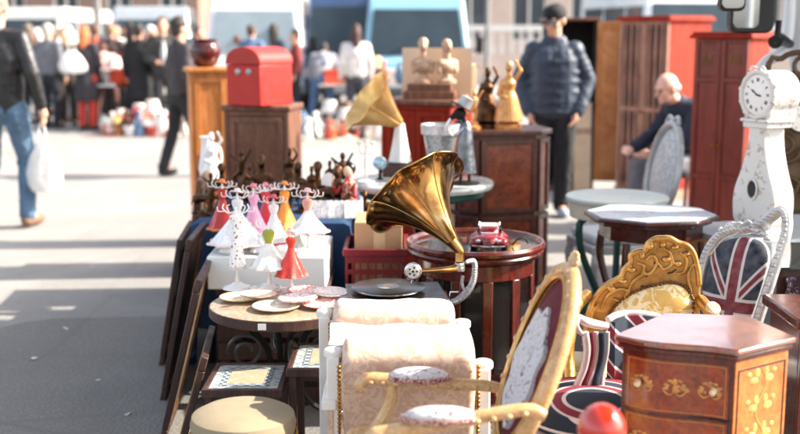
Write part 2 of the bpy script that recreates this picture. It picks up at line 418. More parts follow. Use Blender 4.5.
# ------------------------------------------------------------ vans
def van(label, x, y, rz, paint, h=2.2, w_=1.85, L=4.6, glass=None, name='parked_van'):
    g = glass or plain('van_glass', '39454c', .15, 0, .15, 2, 0, spec=.25)
    b = thing(name, label, 'van', (x, y, 0), rz, 'vans parked across the street')
    hw = w_/2; s = h/2.2
    prof = [(0.0, .42), (0.0, .75), (.12, 1.05), (.35, 1.12), (.62, 1.95*s), (.85, h), (L-.1, h), (L, h-.15), (L, .42)]
    m = MB(); n = len(prof)
    vs = [(-hw*(1 if z < 1.2 else .9), yy, z) for yy, z in prof]+[(hw*(1 if z < 1.2 else .9), yy, z) for yy, z in prof]
    m.add(vs, [tuple(range(n)), tuple(range(2*n-1, n-1, -1))]+[(n+i, n+(i+1) % n, (i+1) % n, i) for i in range(n)])
    m.build('body', paint, b, bevel=.04)
    z0, z1 = 1.16, 1.9*s; ya, yb_ = .37, .60
    k = .9
    m = MB(); m.add([(-hw*k, ya-.02, z0), (hw*k, ya-.02, z0), (hw*.8, yb_-.03, z1), (-hw*.8, yb_-.03, z1), (-hw*k, ya+.02, z0), (hw*k, ya+.02, z0), (hw*.8, yb_+.01, z1), (-hw*.8, yb_+.01, z1)],
        [(0, 1, 2, 3), (7, 6, 5, 4), (0, 4, 5, 1), (2, 6, 7, 3), (0, 3, 7, 4), (1, 5, 6, 2)]); ws = m.build('windscreen', g, b, bevel=.01)
    MB().tube([(-.5, ya-.04, z0+.02), (.15, yb_-.12, z0+.35)], .012, 6).build('wiper', BLKPL, ws)
    for sx in (-1, 1):
        for (y0, y1) in ((.75, 1.6), (1.75, 2.9), (3.05, 4.2)):
            MB().box(min(sx*hw*.93, sx*hw*.955), max(sx*hw*.93, sx*hw*.955), y0, y1, 1.2, 1.85*s).build('side_window', g, b)
        hl = MB().lathe([(.11, 0), (.1, .03), (.05, .05)], 16); hl.v = [V((sx*hw*.75+p.x, -.02-p.z, .8+p.y)) for p in hl.v]; hl.build('headlight', CHROME, b)
        mr = MB().tube([(sx*hw*.95, .5, 1.2), (sx*(hw+.16), .42, 1.3)], .02, 6).build('mirror_arm', BLKPL, b)
        MB().box(sx*(hw+.17)-.07, sx*(hw+.17)+.07, .37, .43, 1.2, 1.5).build('mirror', BLKPL, mr, bevel=.02)
        for yy in (.85, L-.95):
            wl = MB(T(sx*(hw-.09), yy, .33, 0, pi/2, 0)).lathe([(.2, -.1), (.32, -.1), (.33, -.06), (.33, .06), (.32, .1), (.2, .1)], 24, capped=False)
            wo = wl.build('wheel', BLKPL, b); MB(T(sx*(hw-.09), yy, .33, 0, pi/2, 0)).cyl((0, 0, -.08), .2, .16).build('hubcap', CHROME, wo)
    MB().box(-hw, hw, -.1, .02, .4, .6).build('bumper', plain('bumper_grey', '4a4a4c', .5), b, bevel=.03)
    m = MB()
    for i in range(5): m.box(-hw*.5, hw*.5, -.025, .03, .66+i*.05, .69+i*.05)
    m.build('grille', BLKPL, b)
    MB().box(-.25, .25, -.13, -.1, .44, .56).build('number_plate', WHT, b)
    return b
van('light blue van facing the market, seen behind the bronze busts', XU(417, 19.5), 19.5, 0, plain('light_blue_paint', '7ea9ba', .35, 0, .05, 2, 0, .3), 2.3, 1.9)
van('white van with a large pale windscreen behind the red domed chest', XU(252, 20.5), 20.5, 0, plain('white_van_paint', 'dcdee0', .3, 0, .04, 2, 0, .6), 2.3, 1.85, glass=plain('pale_glass', '93a0a4', .05, 0, .1, 2, 0))
van('dark blue van between the white van and the light blue van', XU(336, 21), 21, R(-6), plain('dark_blue_paint', '34486a', .35, 0, .1, 2, 0, .5), 2.4, 1.4)
van('silver minibus behind the crowd at the upper left', XU(150, 24), 24, R(8), plain('silver_paint', 'aeb2b4', .25, .5, .05, 2, 0, .6), 2.15, 1.8)
van('white van parked far off behind the red wardrobe', XU(700, 22), 22, R(10), plain('white_van_paint', 'dcdee0', .3, 0, .04, 2, 0, .6), 2.5, 2.0)
van('pale grey van parked at the far left edge of the street', XU(20, 27), 27, R(-4), plain('pale_grey_paint', 'b9b6b2', .3, 0, .05, 2, 0, .6), 2.2, 1.85)

# ------------------------------------------------------------ people
HAIRM = {}
def cloth(c, rough=.85, var=.18): return plain('cloth_'+c, c, rough, 0, var, 7, .5, bscale=40, bdist=.004)
def person(label, x, y, rz=0, h=1.75, skin=None, hair='brown', hairc='3a2416', top='222326', bot='2a2c32', shoe='1a1816',
           J=None, vox=.016, longhair=False, cap=None, skirt=False, puffer=False, bald=False, group=None, fingers=False, shirt=None, toprough=.8, seatz=None, botvar=.18, bulk=1.0, legk=1.0, cropped=False, tilt=0, turn=0):
    s = h/1.75
    D = dict(pel=(0, 0, .93), chest=(0, 0, 1.27), neck=(0, 0, 1.46), head=(0, -.02, 1.63),
             shl=(-.18, 0, 1.41), shr=(.18, 0, 1.41), ell=(-.25, .03, 1.13), elr=(.25, .03, 1.13), wrl=(-.25, -.06, .89), wrr=(.25, -.06, .89),
             hil=(-.09, 0, .9), hir=(.09, 0, .9), knl=(-.1, -.02, .5), knr=(.1, -.02, .5), anl=(-.1, .02, .09), anr=(.1, .02, .09), ftl=None, ftr=None)
    D.update(J or {})
    for k in D:
        if D[k] is not None: D[k] = V(D[k])*s
    if D['ftl'] is None: D['ftl'] = D['anl']+V((-.02, -.15, -.05))*s
    if D['ftr'] is None: D['ftr'] = D['anr']+V((.02, -.15, -.05))*s
    b = thing('person', label, 'person', (x, y, 0), rz, group)
    sk = skin or SKIN
    hd = D['head']; HM = MT.Translation(hd) @ MT.Rotation(turn, 4, 'Z') @ MT.Rotation(tilt, 4, 'X') @ MT.Scale(s, 4)
    m = MB()
    m.cap(D['pel'], D['chest'], .1*s, .1*s); m.cap(D['chest'], D['neck'], .09*s, .055*s); m.cap(D['neck'], hd+V((0, .01, -.03))*s, .058*s, .055*s)
    for a, c, r0, r1 in (('shl', 'ell', .05, .04), ('ell', 'wrl', .04, .027), ('shr', 'elr', .05, .04), ('elr', 'wrr', .04, .027), ('chest', 'shl', .07, .045), ('chest', 'shr', .07, .045),
                         ('hil', 'knl', .085, .055), ('knl', 'anl', .052, .035), ('hir', 'knr', .085, .055), ('knr', 'anr', .052, .035), ('anl', 'ftl', .035, .03), ('anr', 'ftr', .035, .03)):
        m.cap(D[a], D[c], r0*s, r1*s)
    for w_, e_, sg in (('wrl', 'ell', -1), ('wrr', 'elr', 1)):
        d = (D[w_]-D[e_]).normalized(); p = D[w_]; side = V((sg*-.0, -1, 0)); side = (side-d*side.dot(d)).normalized(); pn = d.cross(side)
        m.cap(p, p+d*.07*s, .028*s, .034*s)
        for i in range(4):
            q0 = p+d*.09*s+side*(.027-.018*i)*s; L = (.07, .08, .074, .058)[i]
            q1 = q0+d*L*.5*s+pn*.008*sg*s; q2 = q1+d*L*.4*s+pn*.02*sg*s
            m.cap(q0-d*.02*s, q1, .0105*s, .0095*s); m.cap(q1, q2, .0095*s, .008*s)
        m.cap(p+d*.03*s+side*.02*s, p+d*.06*s+side*.05*s, .013*s, .011*s); m.cap(p+d*.06*s+side*.05*s, p+d*.095*s+side*.055*s, .011*s, .009*s)
    m.M = HM
    m.ell((0, .01, .03), (.076, .095, .1), 18, 12); m.ell((0, -.03, -.045), (.055, .06, .065), 16, 10); m.ell((0, -.075, -.08), (.026, .022, .022))
    m.cap((0, -.085, .02), (0, -.108, -.018), .010, .016); m.ell((0, -.088, -.052), (.024, .014, .008)); m.cap((-.04, -.075, .035), (.04, -.075, .035), .014, .014)
    for sg in (-1, 1): m.ell((sg*.078, .012, -.005), (.012, .022, .032)); m.ell((sg*.045, -.055, -.02), (.022, .024, .022))
    m.M = MT.Identity(4)
    m.build('body', sk, b, remesh=vox*.75, sm=3)
    # eyes and brows
    for sg in (-1, 1):
        e = MB(HM).ell((sg*.03, -.083, .012), (.012, .01, .007)).build('eye', plain('eye', '2a201c', .2, 0, 0, bump=0), b)
    HC = plain('hair_'+hairc, hairc, .6, 0, .35, 40, .8, bscale=120)
    if not bald and not cap:
        m = MB(HM); m.ell((0, .025, .05), (.088, .1, .095), 18, 12); m.ell((0, .06, -.01), (.075, .06, .08))
        if longhair:
            m.cap((0, .07, .0), (0, .09, -.2), .08, .06); m.cap((-.06, .03, 0), (-.07, .04, -.15), .035, .03); m.cap((.06, .03, 0), (.07, .04, -.15), .035, .03)
            m.cap((0, .0, .1), (0, .05, .1), .05, .06)
        m.build('hair', HC, b, remesh=vox*.8, sm=1, disp=(.012, .03))
    if bald:
        m = MB(HM); m.ell((0, .05, -.005), (.083, .062, .05)); m.cap((-.072, .02, .02), (-.07, .06, .0), .018); m.cap((.072, .02, .02), (.07, .06, .0), .018); m.build('hair', HC, b, remesh=vox*.7, sm=1)
    if cap:
        m = MB(HM); m.lathe([(.088, .025), (.094, .05), (.09, .085), (.075, .115), (.045, .135), (.01, .142)], 24, (0, .015, 0), sy=1.12)
        CM = cloth(cap, .8)
        co = m.build('cap', CM, b)
        MB(HM).sheet(lambda u, t: ((u-.5)*.15, -.07-.085*t*(1-(2*u-1)**2*.55), .042-.02*t-.03*(2*u-1)**2), 10, 5, .006).build('cap_peak', CM, co)
        m = MB(HM); m.ell((0, .06, -.0), (.075, .05, .045)); m.build('hair', HC, b, remesh=vox*.8, sm=1)
    TM = cloth(top, toprough); m = MB()
    pel = D['pel']; ch = D['chest']; nk = D['neck']
    rot = (nk-pel).normalized()
    if puffer:
        N = 7
        for i in range(N):
            t = i/(N-1); p = pel+V((0, 0, -.04*s))+(nk-pel)*(t*.93+.0); rx = (.205+.02*sin(t*pi))*s if t < .85 else .15*s
            m.ell(p+V((.004*sin(i*5), .0, .004*sin(i*3))), (rx, (.158 if t < .85 else .12)*s, .06*s), 24, 8)
        m.cap(pel, ch, .145*s, .145*s); m.cap(pel+V((-.055, 0, 0))*s, ch+V((-.055, 0, .04))*s, .146*s, .148*s); m.cap(pel+V((.055, 0, 0))*s, ch+V((.055, 0, .04))*s, .146*s, .148*s); m.cap(ch, D['shl'], .12*s, .085*s); m.cap(ch, D['shr'], .12*s, .085*s)
        for a, e_, w_ in (('shl', 'ell', 'wrl'), ('shr', 'elr', 'wrr')):
            for p0, p1, n_, r0 in ((D[a], D[e_], 5, .082), (D[e_], D[w_], 4, .074)):
                for i in range(n_): m.ell(p0+(p1-p0)*(i+.3)/n_, (r0*s, r0*s, .058*s), 16, 8)
                m.cap(p0, p1, .077*s, .067*s)
        m.cap(nk+V((-.05, .0, 0))*s, nk+V((.05, .0, 0))*s, .06*s)
        m.cap(nk, nk+V((0, .01, .03)), .075*s, .07*s)
    else:
        k_ = bulk; m.ell(pel+(ch-pel)*.15, (.175*s*k_, .125*s*k_, .15*s*k_), 20, 12); m.ell(ch, (.185*s*k_, .13*s*k_, .2*s*k_), 20, 12)
        m.cap(pel+V((-.06, 0, .0))*s, ch+V((-.07, 0, 0))*s, .115*s*k_, .12*s*k_); m.cap(pel+V((.06, 0, .0))*s, ch+V((.07, 0, 0))*s, .115*s*k_, .12*s*k_)
        for a in ('shl', 'shr'): m.cap(nk+V((0, 0, -.05))*s, D[a], .075*s*k_, .072*s*k_)
        for a, e_, w_ in (('shl', 'ell', 'wrl'), ('shr', 'elr', 'wrr')):
            m.cap(D[a], D[e_], .072*s*k_, .06*s*k_); m.cap(D[e_], D[w_], .06*s*k_, .045*s*k_)
            for t in (.8, .95): 
                p = D[a]+(D[e_]-D[a])*t; m.ell(p, (.066*s, .066*s, .02*s))
        m.cap(nk+V((0, .015, -.02))*s, nk+V((0, .02, .02))*s, .068*s, .064*s)
    if skirt: m.lathe([(.2*s, .5*s), (.19*s, .7*s), (.165*s, 1.0*s), (.14*s, 1.2*s)], 20, (0, 0, 0))
    jk = m.build('jacket' if not skirt else 'coat', TM, b, remesh=vox, sm=2 if puffer else 4, disp=(.012, .06))
    if shirt:
        MB().ell(ch+V((0, -.055, -.08))*s, (.06*s, .1*s, .24*s), 16, 10).build('shirt', cloth(shirt), b)
    if puffer or shirt:
        z = MB().tube([pel+V((0, -.165, -.08))*s, ch+V((0, -.172, -.05))*s, nk+V((0, -.12, 0))*s], .006*s, 6, 4).build('zip', plain('zip_dark', '0e1014', .4), jk)
    BM = cloth(bot, .85, botvar); m = MB()
    m.ell(D['pel']+V((0, 0, -.03)), (.165*s, .12*s, .12*s), 18, 10)
    for a, k_, n_ in (('hil', 'knl', 'anl'), ('hir', 'knr', 'anr')):
        q9 = legk; m.cap(D[a], D[k_], .098*s*q9, .072*s*q9); m.cap(D[k_], D[n_]+V((0, 0, .0)), .07*s*q9, .062*s*q9); m.ell(D[n_]+V((0, -.01, .03))*s, (.068*s*q9, .072*s*q9, .03*s)); m.ell(D[k_]+V((0, .02, -.03))*s, (.075*s*q9, .07*s*q9, .03*s))
    m.build('trousers', BM, b, remesh=vox, sm=2, disp=(.014, .05))
    SM_ = plain('shoe_'+shoe, shoe, .5, 0, .15)
    for a, f in (('anl', 'ftl'), ('anr', 'ftr')):
        m = MB(); p, q_ = D[a], D[f]
        m.cap(p+V((0, .02, -.045))*s, q_+V((0, 0, -.0)), .045*s, .04*s); m.cap(p+V((0, .01, .0))*s, p+V((0, .01, -.04))*s, .045*s)
        lo = min(v.z for v in m.v); 
        m.v = [V((v.x, v.y, max(v.z, .004))) for v in m.v] if p.z < .2*s else m.v
        m.build('shoe', SM_, b, remesh=vox*.7, sm=2)
    return b
def yfoot(v): return YG(v)
# walking man at the left edge, seen from behind
yy = YG(229)
pm = person('man in a black leather jacket and blue jeans walking away at the left edge', XU(1, yy, 1), yy, R(180-8), 1.88, hairc='8a7a6a', top='1c1a1c', bot='4e6880', shoe='7a5a44',
       J=dict(hil=(-.1, 0, .9), hir=(.1, 0, .9), knl=(-.12, -.12, .52), anl=(-.12, -.08, .1), knr=(.11, .0, .48), anr=(.12, .14, .11), wrl=(-.3, -.02, .93), ell=(-.27, .03, 1.16), wrr=(.28, -.1, .9), elr=(.26, .02, 1.14)), vox=.012, toprough=.42, botvar=.35)
MB().sheet(lambda u, t: (.075*cos(2*pi*u)*(1 if t < .7 else 1)*1.9, .1*sin(2*pi*u)*1.3+.02, 1.44+t*.04), 24, 2, .006).build('collar', cloth('1c1a1c', .42), pm)
# white carrier bag
q = NT('carrier_bag_plastic'); q.set(Base_Color='f0ece8', Roughness=.35, Transmission_Weight=.25, Subsurface_Weight=.0); q.bump(q.noise(q.mapping(), 22, 5, .6), .8, .012); BAGM = q.m
def bag(label, x, y, z, w_, h_, mat, handle=.18):
    b = thing('carrier_bag', label, 'bag', (x, y, z))
    def mod(t, a): return 1+.12*sin(3*a+5*t)+.07*sin(7*a-9*t)
    MB().lathe([(w_*.1, 0), (w_*.42, .01), (w_*.5, h_*.15), (w_*.48, h_*.4), (w_*.36, h_*.75), (w_*.2, h_*.95), (w_*.1, h_)], 28, mod=mod, sy=.55).build('bag_body', mat, b)
    for sg in (-1, 1): MB().tube([(sg*w_*.12, 0, h_*.93), (sg*w_*.08, sg*.01, h_+handle*.6), (0, 0, h_+handle)], [.012, .008, .007], 6, 4).build('handle', mat, b)
    return b
pb = W(41, 192, yy-.05)
bag('white plastic carrier bag with items held by the man in black leather jacket', pb.x, yy+.05, ZV(193, yy), .27, .4, BAGM, .17)

F = 'people in the blurred crowd across the street'
def far(label, u, v, rz=0, **k):
    y = YG(v); return person(label, XU(u, y, .9), y, R(rz), group=F, vox=k.pop('vox', .022), **k)
bend = dict(chest=(0, -.22, 1.16), neck=(0, -.38, 1.3), head=(0, -.5, 1.38), shl=(-.17, -.33, 1.27), shr=(.17, -.33, 1.27), ell=(-.24, -.42, 1.0), elr=(.24, -.42, 1.0), wrl=(-.2, -.56, .8), wrr=(.2, -.56, .8), knl=(-.16, 0, .5), knr=(.16, 0, .5), anl=(-.22, .03, .09), anr=(.22, .03, .09))
stride = dict(knl=(-.1, -.15, .5), anl=(-.1, -.2, .09), knr=(.1, .05, .5), anr=(.1, .22, .12))
hold = dict(ell=(-.25, 0, 1.12), wrl=(-.12, -.26, 1.08), elr=(.25, 0, 1.12), wrr=(.12, -.26, 1.08))
far('person in a grey top and dark trousers standing left of the ginger woman', 50, 128, 160, top='6a6a70', bot='23242a', hairc='b9b0a8', h=1.7)
far('grey haired person in a pale beige coat beyond the ginger woman', 70, 119, 20, top='c9bdb2', bot='4a4a52', hairc='d8d4d0', h=1.68)
far('ginger haired woman in a long dark coat with red leggings', 86, 130, 165, top='2e2a30', bot='c23a28', hairc='b5602c', longhair=True, skirt=True, h=1.66, J=hold)
far('person in a pink top stooping beside the ginger woman', 106, 126, 200, top='d3a59a', bot='5a3a34', hairc='5a3426', h=1.6, J=bend)
far('person in a long black coat in the crowd beside the open jacket man', 140, 130, 175, top='18181c', bot='1c1c20', hairc='2a2220', skirt=True, h=1.7)
far('man in an open dark jacket over a pale shirt facing the stall', 164, 131, 15, top='33302f', shirt='cfd2d4', bot='26242a', hairc='3a2a20', h=1.8, J=hold)
far('person in a red top bending over the far bric-a-brac', 124, 124, 30, top='a8332a', bot='3a3034', hairc='2c201a', h=1.6, J=bend)
far('person in a blue shirt seen from behind through the gap above the red chest', 252, 118, 170, top='5a7592', bot='30343c', hairc='4a3626', h=1.7)
far('person in an orange top standing left of the blue shirted person', 238, 116, 190, top='d08a62', bot='3c3c40', hairc='6a3a20', h=1.5)
far('person in blue denim with grey sleeves standing legs apart by the dark blue van', 322, 128, 180, top='8f8c92', bot='4a6486', hairc='2c2420', h=1.62, J=bend)
far('long haired person with a white backpack between the blue vans', 356, 131, 185, top='cfc8c4', bot='3a3a42', hairc='3c241c', longhair=True, h=1.68)
far('person in a faded green jacket deep in the crowd at the left', 30, 117, 170, top='5b6458', bot='2e2e34', hairc='6a5a4c', h=1.72)
far('person in a navy coat beyond the man with the open jacket', 186, 119, 190, top='2a3446', bot='202228', hairc='bcb6b0', h=1.74)
far('person in a white shirt beyond the silver minibus side of the crowd', 118, 115, 10, top='e2deda', bot='5a5e68', hairc='2a201c', h=1.72, J=stride)

for i, (u, v, tc, hc_, lb) in enumerate(((12, 119, 'c8bcb4', '3a2a22', 'person in a cream coat at the far left edge of the crowd'), (44, 114, '7c6a64', '8a6a50', 'person in a mauve-brown coat deep in the left crowd'), (60, 121, 'd8d4d2', 'a89a8c', 'person in a white coat left of the pale beige coat'),
        (96, 116, '9a4a3c', '5a3a2a', 'person in a rust red jacket behind the ginger woman'), (130, 114, 'b8a49a', '2c201a', 'person in a dusty pink top beyond the far bric-a-brac'), (150, 117, '54606c', 'b8b0a8', 'person in a slate blue jacket beyond the black coat'), (200, 118, 'c0b4ac', '3a2a20', 'person in a light coat behind the dark red pot'),
        (134, 123, '26242a', '2c201a', 'person in a black quilted coat half hidden behind the bric-a-brac buyers'), (112, 121, '4a3a38', '8a6a50', 'person in a dark brown coat between the ginger woman and the red topped person'), (176, 123, '2e2c34', '1e1a18', 'person in a charcoal coat close behind the man with the open jacket'), (38, 123, '2e3038', 'b8b0a8', 'white haired person in a charcoal coat at the left of the crowd'), (66, 126, '3a3438', '4a3626', 'person in a dark plum jacket left of the ginger woman'), (152, 121, '3c3434', 'd0ccc8', 'grey haired person in a dark brown jacket beyond the black coat'), (275, 116, '3c4452', '2a201a', 'person in a dark blue jacket right of the red domed chest'), (382, 117, 'b09a88', '4a3020', 'person in a tan coat before the light blue van'), (296, 119, '8a3a34', '2c201a', 'person in a brick red jumper near the dark blue van'))):
    far(lb, u, v, (i*67) % 360, top=tc, bot=['2a2c34', '4a4a52', '3c3430'][i % 3], hairc=hc_, h=1.62+.03*(i % 5), longhair=i % 3 == 1)
# nearer person whose dark legs show left of the orange cabinet
yl = YG(176)
person('person in dark clothes striding behind the orange wooden cabinet', XU(181, yl, .9), yl, R(125), 1.72, top='3a3436', bot='1e1c20', shoe='181416', hairc='2a201c', vox=.018, J=dict(knl=(-.1, -.12, .5), anl=(-.1, -.1, .09), knr=(.1, .06, .5), anr=(.1, .2, .1)))
bag('white shoulder bag hanging beside the ginger haired woman', XU(75, YG(130), 1.1), YG(130)-.15, .92, .42, .36, plain('white_bag_leather', 'e6e0da', .5), .3)

# man with the black cap
ym = YG(216)
person('man in a navy puffer jacket and black cap standing with hands in his pockets', XU(553, ym, 1), ym, R(-6), 1.78, skin=SKIN, hairc='4a3a30', top='2b3648', bot='1b1c20', shoe='8c98a8', cap='17171a', puffer=True, vox=.011, legk=1.15,
       J=dict(shl=(-.165, 0, 1.39), shr=(.165, 0, 1.39), ell=(-.28, .06, 1.15), elr=(.28, .06, 1.15), wrl=(-.2, -.05, .9), wrr=(.2, -.05, .9), knl=(-.12, -.04, .5), anl=(-.14, .0, .09), knr=(.1, 0, .5), anr=(.09, .04, .09)), turn=R(-32), tilt=R(16), toprough=.5)
# seated old man
ys = 8.9
pc = thing('folding_chair', 'plain dark chair under the seated bald man', 'chair', (XU(692, ys, .5), ys, 0), R(-70))
MB().box(-.21, .21, -.2, .22, .42, .445).build('seat', DARKW, pc, bevel=.006)
for sx in (-1, 1):
    for sy in (-1, 1): MB().tube([(sx*.18, sy*.17, .42), (sx*.2, sy*.2, 0)], .015).build('leg', DARKW, pc)
MB().box(-.2, .2, .205, .23, .6, .85).build('backrest', DARKW, pc, bevel=.01)
for sx in (-1, 1): MB().tube([(sx*.18, .2, .42), (sx*.18, .23, .62)], .012).build('back_post', DARKW, pc)
person('bald old man in a dark navy coat and grey trousers sitting bent forward', XU(692, ys, .6), ys, R(-72), 1.7, skin=SKINP, hairc='cfc8c4', top='1f2735', bot='6d6f78', shoe='2a2624', bald=True, vox=.011, bulk=1.22, legk=1.15, turn=R(0), tilt=R(18),
       J=dict(pel=(0, .05, .52), chest=(0, -.04, .84), neck=(0, -.16, 1.03), head=(0, -.26, 1.15), shl=(-.19, -.08, .98), shr=(.19, -.08, .98), ell=(-.26, -.2, .76), elr=(.26, -.2, .76), wrl=(-.16, -.46, .66), wrr=(.16, -.46, .66),
              hil=(-.09, .02, .52), hir=(.09, .02, .52), knl=(-.14, -.42, .53), knr=(.14, -.42, .53), anl=(-.15, -.42, .09), anr=(.15, -.4, .09)))

# ------------------------------------------------------------ far bric-a-brac on blankets
cols = ['d8d2c8', 'c94a30', '4c6884', 'e0b060', '5a3a2a', 'a8b8b4', '2c2c30', 'f0e8e0', 'b06a3a', '8a2a2a', 'f0e8e0', '2c2c30', '5a3a2a', 'd8d2c8']
for (x0, x1, y0, y1, lab) in ((XU(98, 17.6), XU(196, 17.6), 16.6, 17.7, 'left'), (XU(292, 17.6), XU(430, 17.6), 15.9, 17.4, 'middle')):
    o = MB().box(x0, x1, y0, y1, .0, .012).build('ground_blanket', cloth('8c7a72' if lab == 'left' else 'b0a898'))
    tag(o, 'brownish blanket spread on the ground under the %s bric-a-brac' % ('crowd\'s' if lab == 'left' else 'blue vans\''), 'blanket')
protos = {}
def ware(kind, c):
    k = (kind, c)
    if k not in protos:
        M_ = plain('ware_'+c, c, .45, 0, .15)
        m = MB()
        if kind == 'vase': m.lathe([(.05, 0), (.07, .02), (.1, .12), (.08, .24), (.035, .32), (.05, .36)], 14)
        if kind == 'carton': m.box(-.16, .16, -.12, .12, 0, .22); m.box(-.17, .17, -.13, .13, .2, .24)
        if kind == 'doll': m.lathe([(.09, 0), (.07, .1), (.03, .2), (.045, .26), (.02, .3)], 12); m.ell((0, 0, .34), (.045, .045, .05)); m.cap((-.04, 0, .25), (-.1, -.03, .16), .018); m.cap((.04, 0, .25), (.1, -.03, .16), .018)
        if kind == 'table_lamp': m.lathe([(.08, 0), (.08, .02), (.02, .04), (.04, .14), (.015, .25), (.015, .3)], 12); m.lathe([(.13, .28), (.08, .45)], 14)
        protos[k] = (m.build(kind, M_), False)
    o, used = protos[k]
    if used: o2 = o.copy(); col.objects.link(o2); return o2
    protos[k] = (o, True); return o
CN = {'d8d2c8': 'off white', 'c94a30': 'orange red', '4c6884': 'blue', 'e0b060': 'ochre', '5a3a2a': 'brown', 'a8b8b4': 'grey green', 'e8a0a0': 'pink', '2c2c30': 'black', '6a8a5a': 'green', 'f0e8e0': 'white', 'b06a3a': 'tan', '8a2a2a': 'dark red'}
for i in range(110):
    left = i < 66
    kind = random.choice(['vase', 'carton', 'doll', 'table_lamp', 'vase', 'doll']); c = random.choice(cols)
    if left: u, y = random.uniform(104, 192), random.uniform(16.7, 17.6)
    else: u, y = random.uniform(296, 425), random.uniform(16.0, 17.3)
    o = ware(kind, c); s_ = random.uniform(.5, 1.15) if kind != 'carton' else random.uniform(.35, .7)
    o.location = (XU(u, y, .3), y, .013); o.rotation_euler = (0, 0, random.uniform(0, 6)); o.scale = (s_, s_, s_)
    tag(o, '%s %s standing among the blurred bric-a-brac on the %s blanket' % (CN[c], kind.replace('_', ' '), "crowd's" if left else "blue vans'"), kind.replace('_', ' '), '%s %ss of the far bric-a-brac' % (CN[c], kind.replace('_', ' ')))
for i, (u, c) in enumerate(((118, 'e8e2dc'), (150, 'd0b8a8'), (392, 'd8d0c4'), (350, 'c8c0b8'))):
    y = 18.3
    t = thing('trestle_table', ['white topped trestle table', 'tan topped trestle table', 'cream topped trestle table', 'grey topped trestle table'][i]+' in the far bric-a-brac row', 'table', (XU(u, y), y, 0))
    MB().box(-.5, .5, -.3, .3, .7, .73).build('tabletop', cloth(c), t)
    for sx in (-1, 1):
        for sy in (-1, 1): MB().tube([(sx*.42, sy*.24, .7), (sx*.45, sy*.27, 0)], .02).build('leg', IRON, t)
    for k in range(7):
        kind = random.choice(['vase', 'doll', 'table_lamp', 'carton']); cc = random.choice(cols); o = ware(kind, cc)
        o.location = (XU(u, y)-.42+k*.14, y+random.uniform(-.2, .2), .731); o.scale = (1, 1, 1); o.rotation_euler = (0, 0, random.uniform(0, 6))
        tag(o, '%s %s on the %s trestle table across the street' % (CN[cc], kind.replace('_', ' '), ['white', 'tan', 'cream', 'grey'][i]), kind.replace('_', ' '), '%s %ss on the %s table' % (CN[cc], kind.replace('_', ' '), ['white', 'tan', 'cream', 'grey'][i]))

LITM = plain('scrap_paper', 'd8d4cc', .8, 0, .05)
for i, (u, v) in enumerate(((98, 382), (34, 360), (66, 330), (92, 268), (128, 416))):
    y = YG(v); a = .3+i; o = MB(T(XU(u, y, 0), y, .006, rz=a)).sheet(lambda p, t: (.018*(p-.5)*(1+i % 3), .012*(t-.5)*(1+i % 2), .003+.004*sin(p*5+i)*sin(t*4)), 6, 4, .001).build('paper_scrap', LITM, None)
    tag(o, 'tiny white paper scrap lying on the road left of the stall', 'litter', 'paper scraps on the road')

# ------------------------------------------------------------ cabinets
def cabinet(name, label, cat, x, y, rz, w_, d, h, front, side, top=None, z=0, over=.025, foot=.06, group=None, panels=None, knob=None, topm=None):
    b = thing(name, label, cat, (x, y, z), rz, group)
    t = .03; th = .035
    # carcass sides in the side wood, front frame in the front wood
    MB().box(-w_/2, w_/2, -d/2+.022, d/2, foot, h-th).build('carcass', side, b, bevel=.004)
    m = MB(); m.box(-w_/2-over, w_/2+over, -d/2-over, d/2+over, h-th, h); m.build('top', topm or front, b, bevel=.008)
    m = MB(); m.box(-w_/2-.008, w_/2+.008, -d/2-.008, d/2+.008, 0.03 if foot > .05 else 0, foot+.03)
    if foot > .05:
        for sx in (-1, 1):
            for sy in (-1, 1): m.box(sx*(w_/2-.03)-.03, sx*(w_/2-.03)+.03, sy*(d/2-.03)-.03, sy*(d/2-.03)+.03, 0, .035)
    m.build('plinth', front, b, bevel=.004)
    panels = panels or [(2, 1)]
    # frame
    m = MB(); y0, y1 = -d/2, -d/2+.021; zt = foot+.03; zb = h-th-.002
    for (a, c) in ((-w_/2, -w_/2+.03), (w_/2-.03, w_/2)): m.box(a, c, y0, y1, zt, zb)
    m.box(-w_/2+.03, w_/2-.03, y0, y1, zb-.03, zb); m.build('front_frame', front, b, bevel=.003)
    z0, z1 = zt, zb-.03; n = sum(p[1] for p in panels); zz = z1; uw = w_-.064
    for (nc, wt) in panels:
        hh = (z1-z0)*wt/n; za, zb2 = zz-hh, zz; zz = za
        for k in range(nc):
            xa = -w_/2+.032+uw*k/nc+.002; xb = -w_/2+.032+uw*(k+1)/nc-.002
            m = MB(); e = min(.04, (xb-xa)*.2)
            for (p, q_, r_, s_) in ((xa, xa+e, za+.004, zb2-.004), (xb-e, xb, za+.004, zb2-.004), (xa+e, xb-e, za+.004, za+.004+e), (xa+e, xb-e, zb2-.004-e, zb2-.004)): m.box(p, q_, y0-.004, y1, r_, s_)
            dr = m.build('door' if nc > 1 or hh > .25 else 'drawer', front, b, bevel=.002)
            MB().box(xa+e+.001, xb-e-.001, y0+.008, y1, za+e+.005, zb2-e-.005).build('panel', knob[2] if knob and len(knob) > 2 else front, dr)
            if knob: MB(T(xb-e/2 if k % 2 == 0 else xa+e/2, y0-.004, (za+zb2)/2, pi/2)).lathe([(.006, 0), (.005, .008), (.011, .016), (.009, .024), (.003, .027)], 12).build('knob', knob[0], dr)
    return b
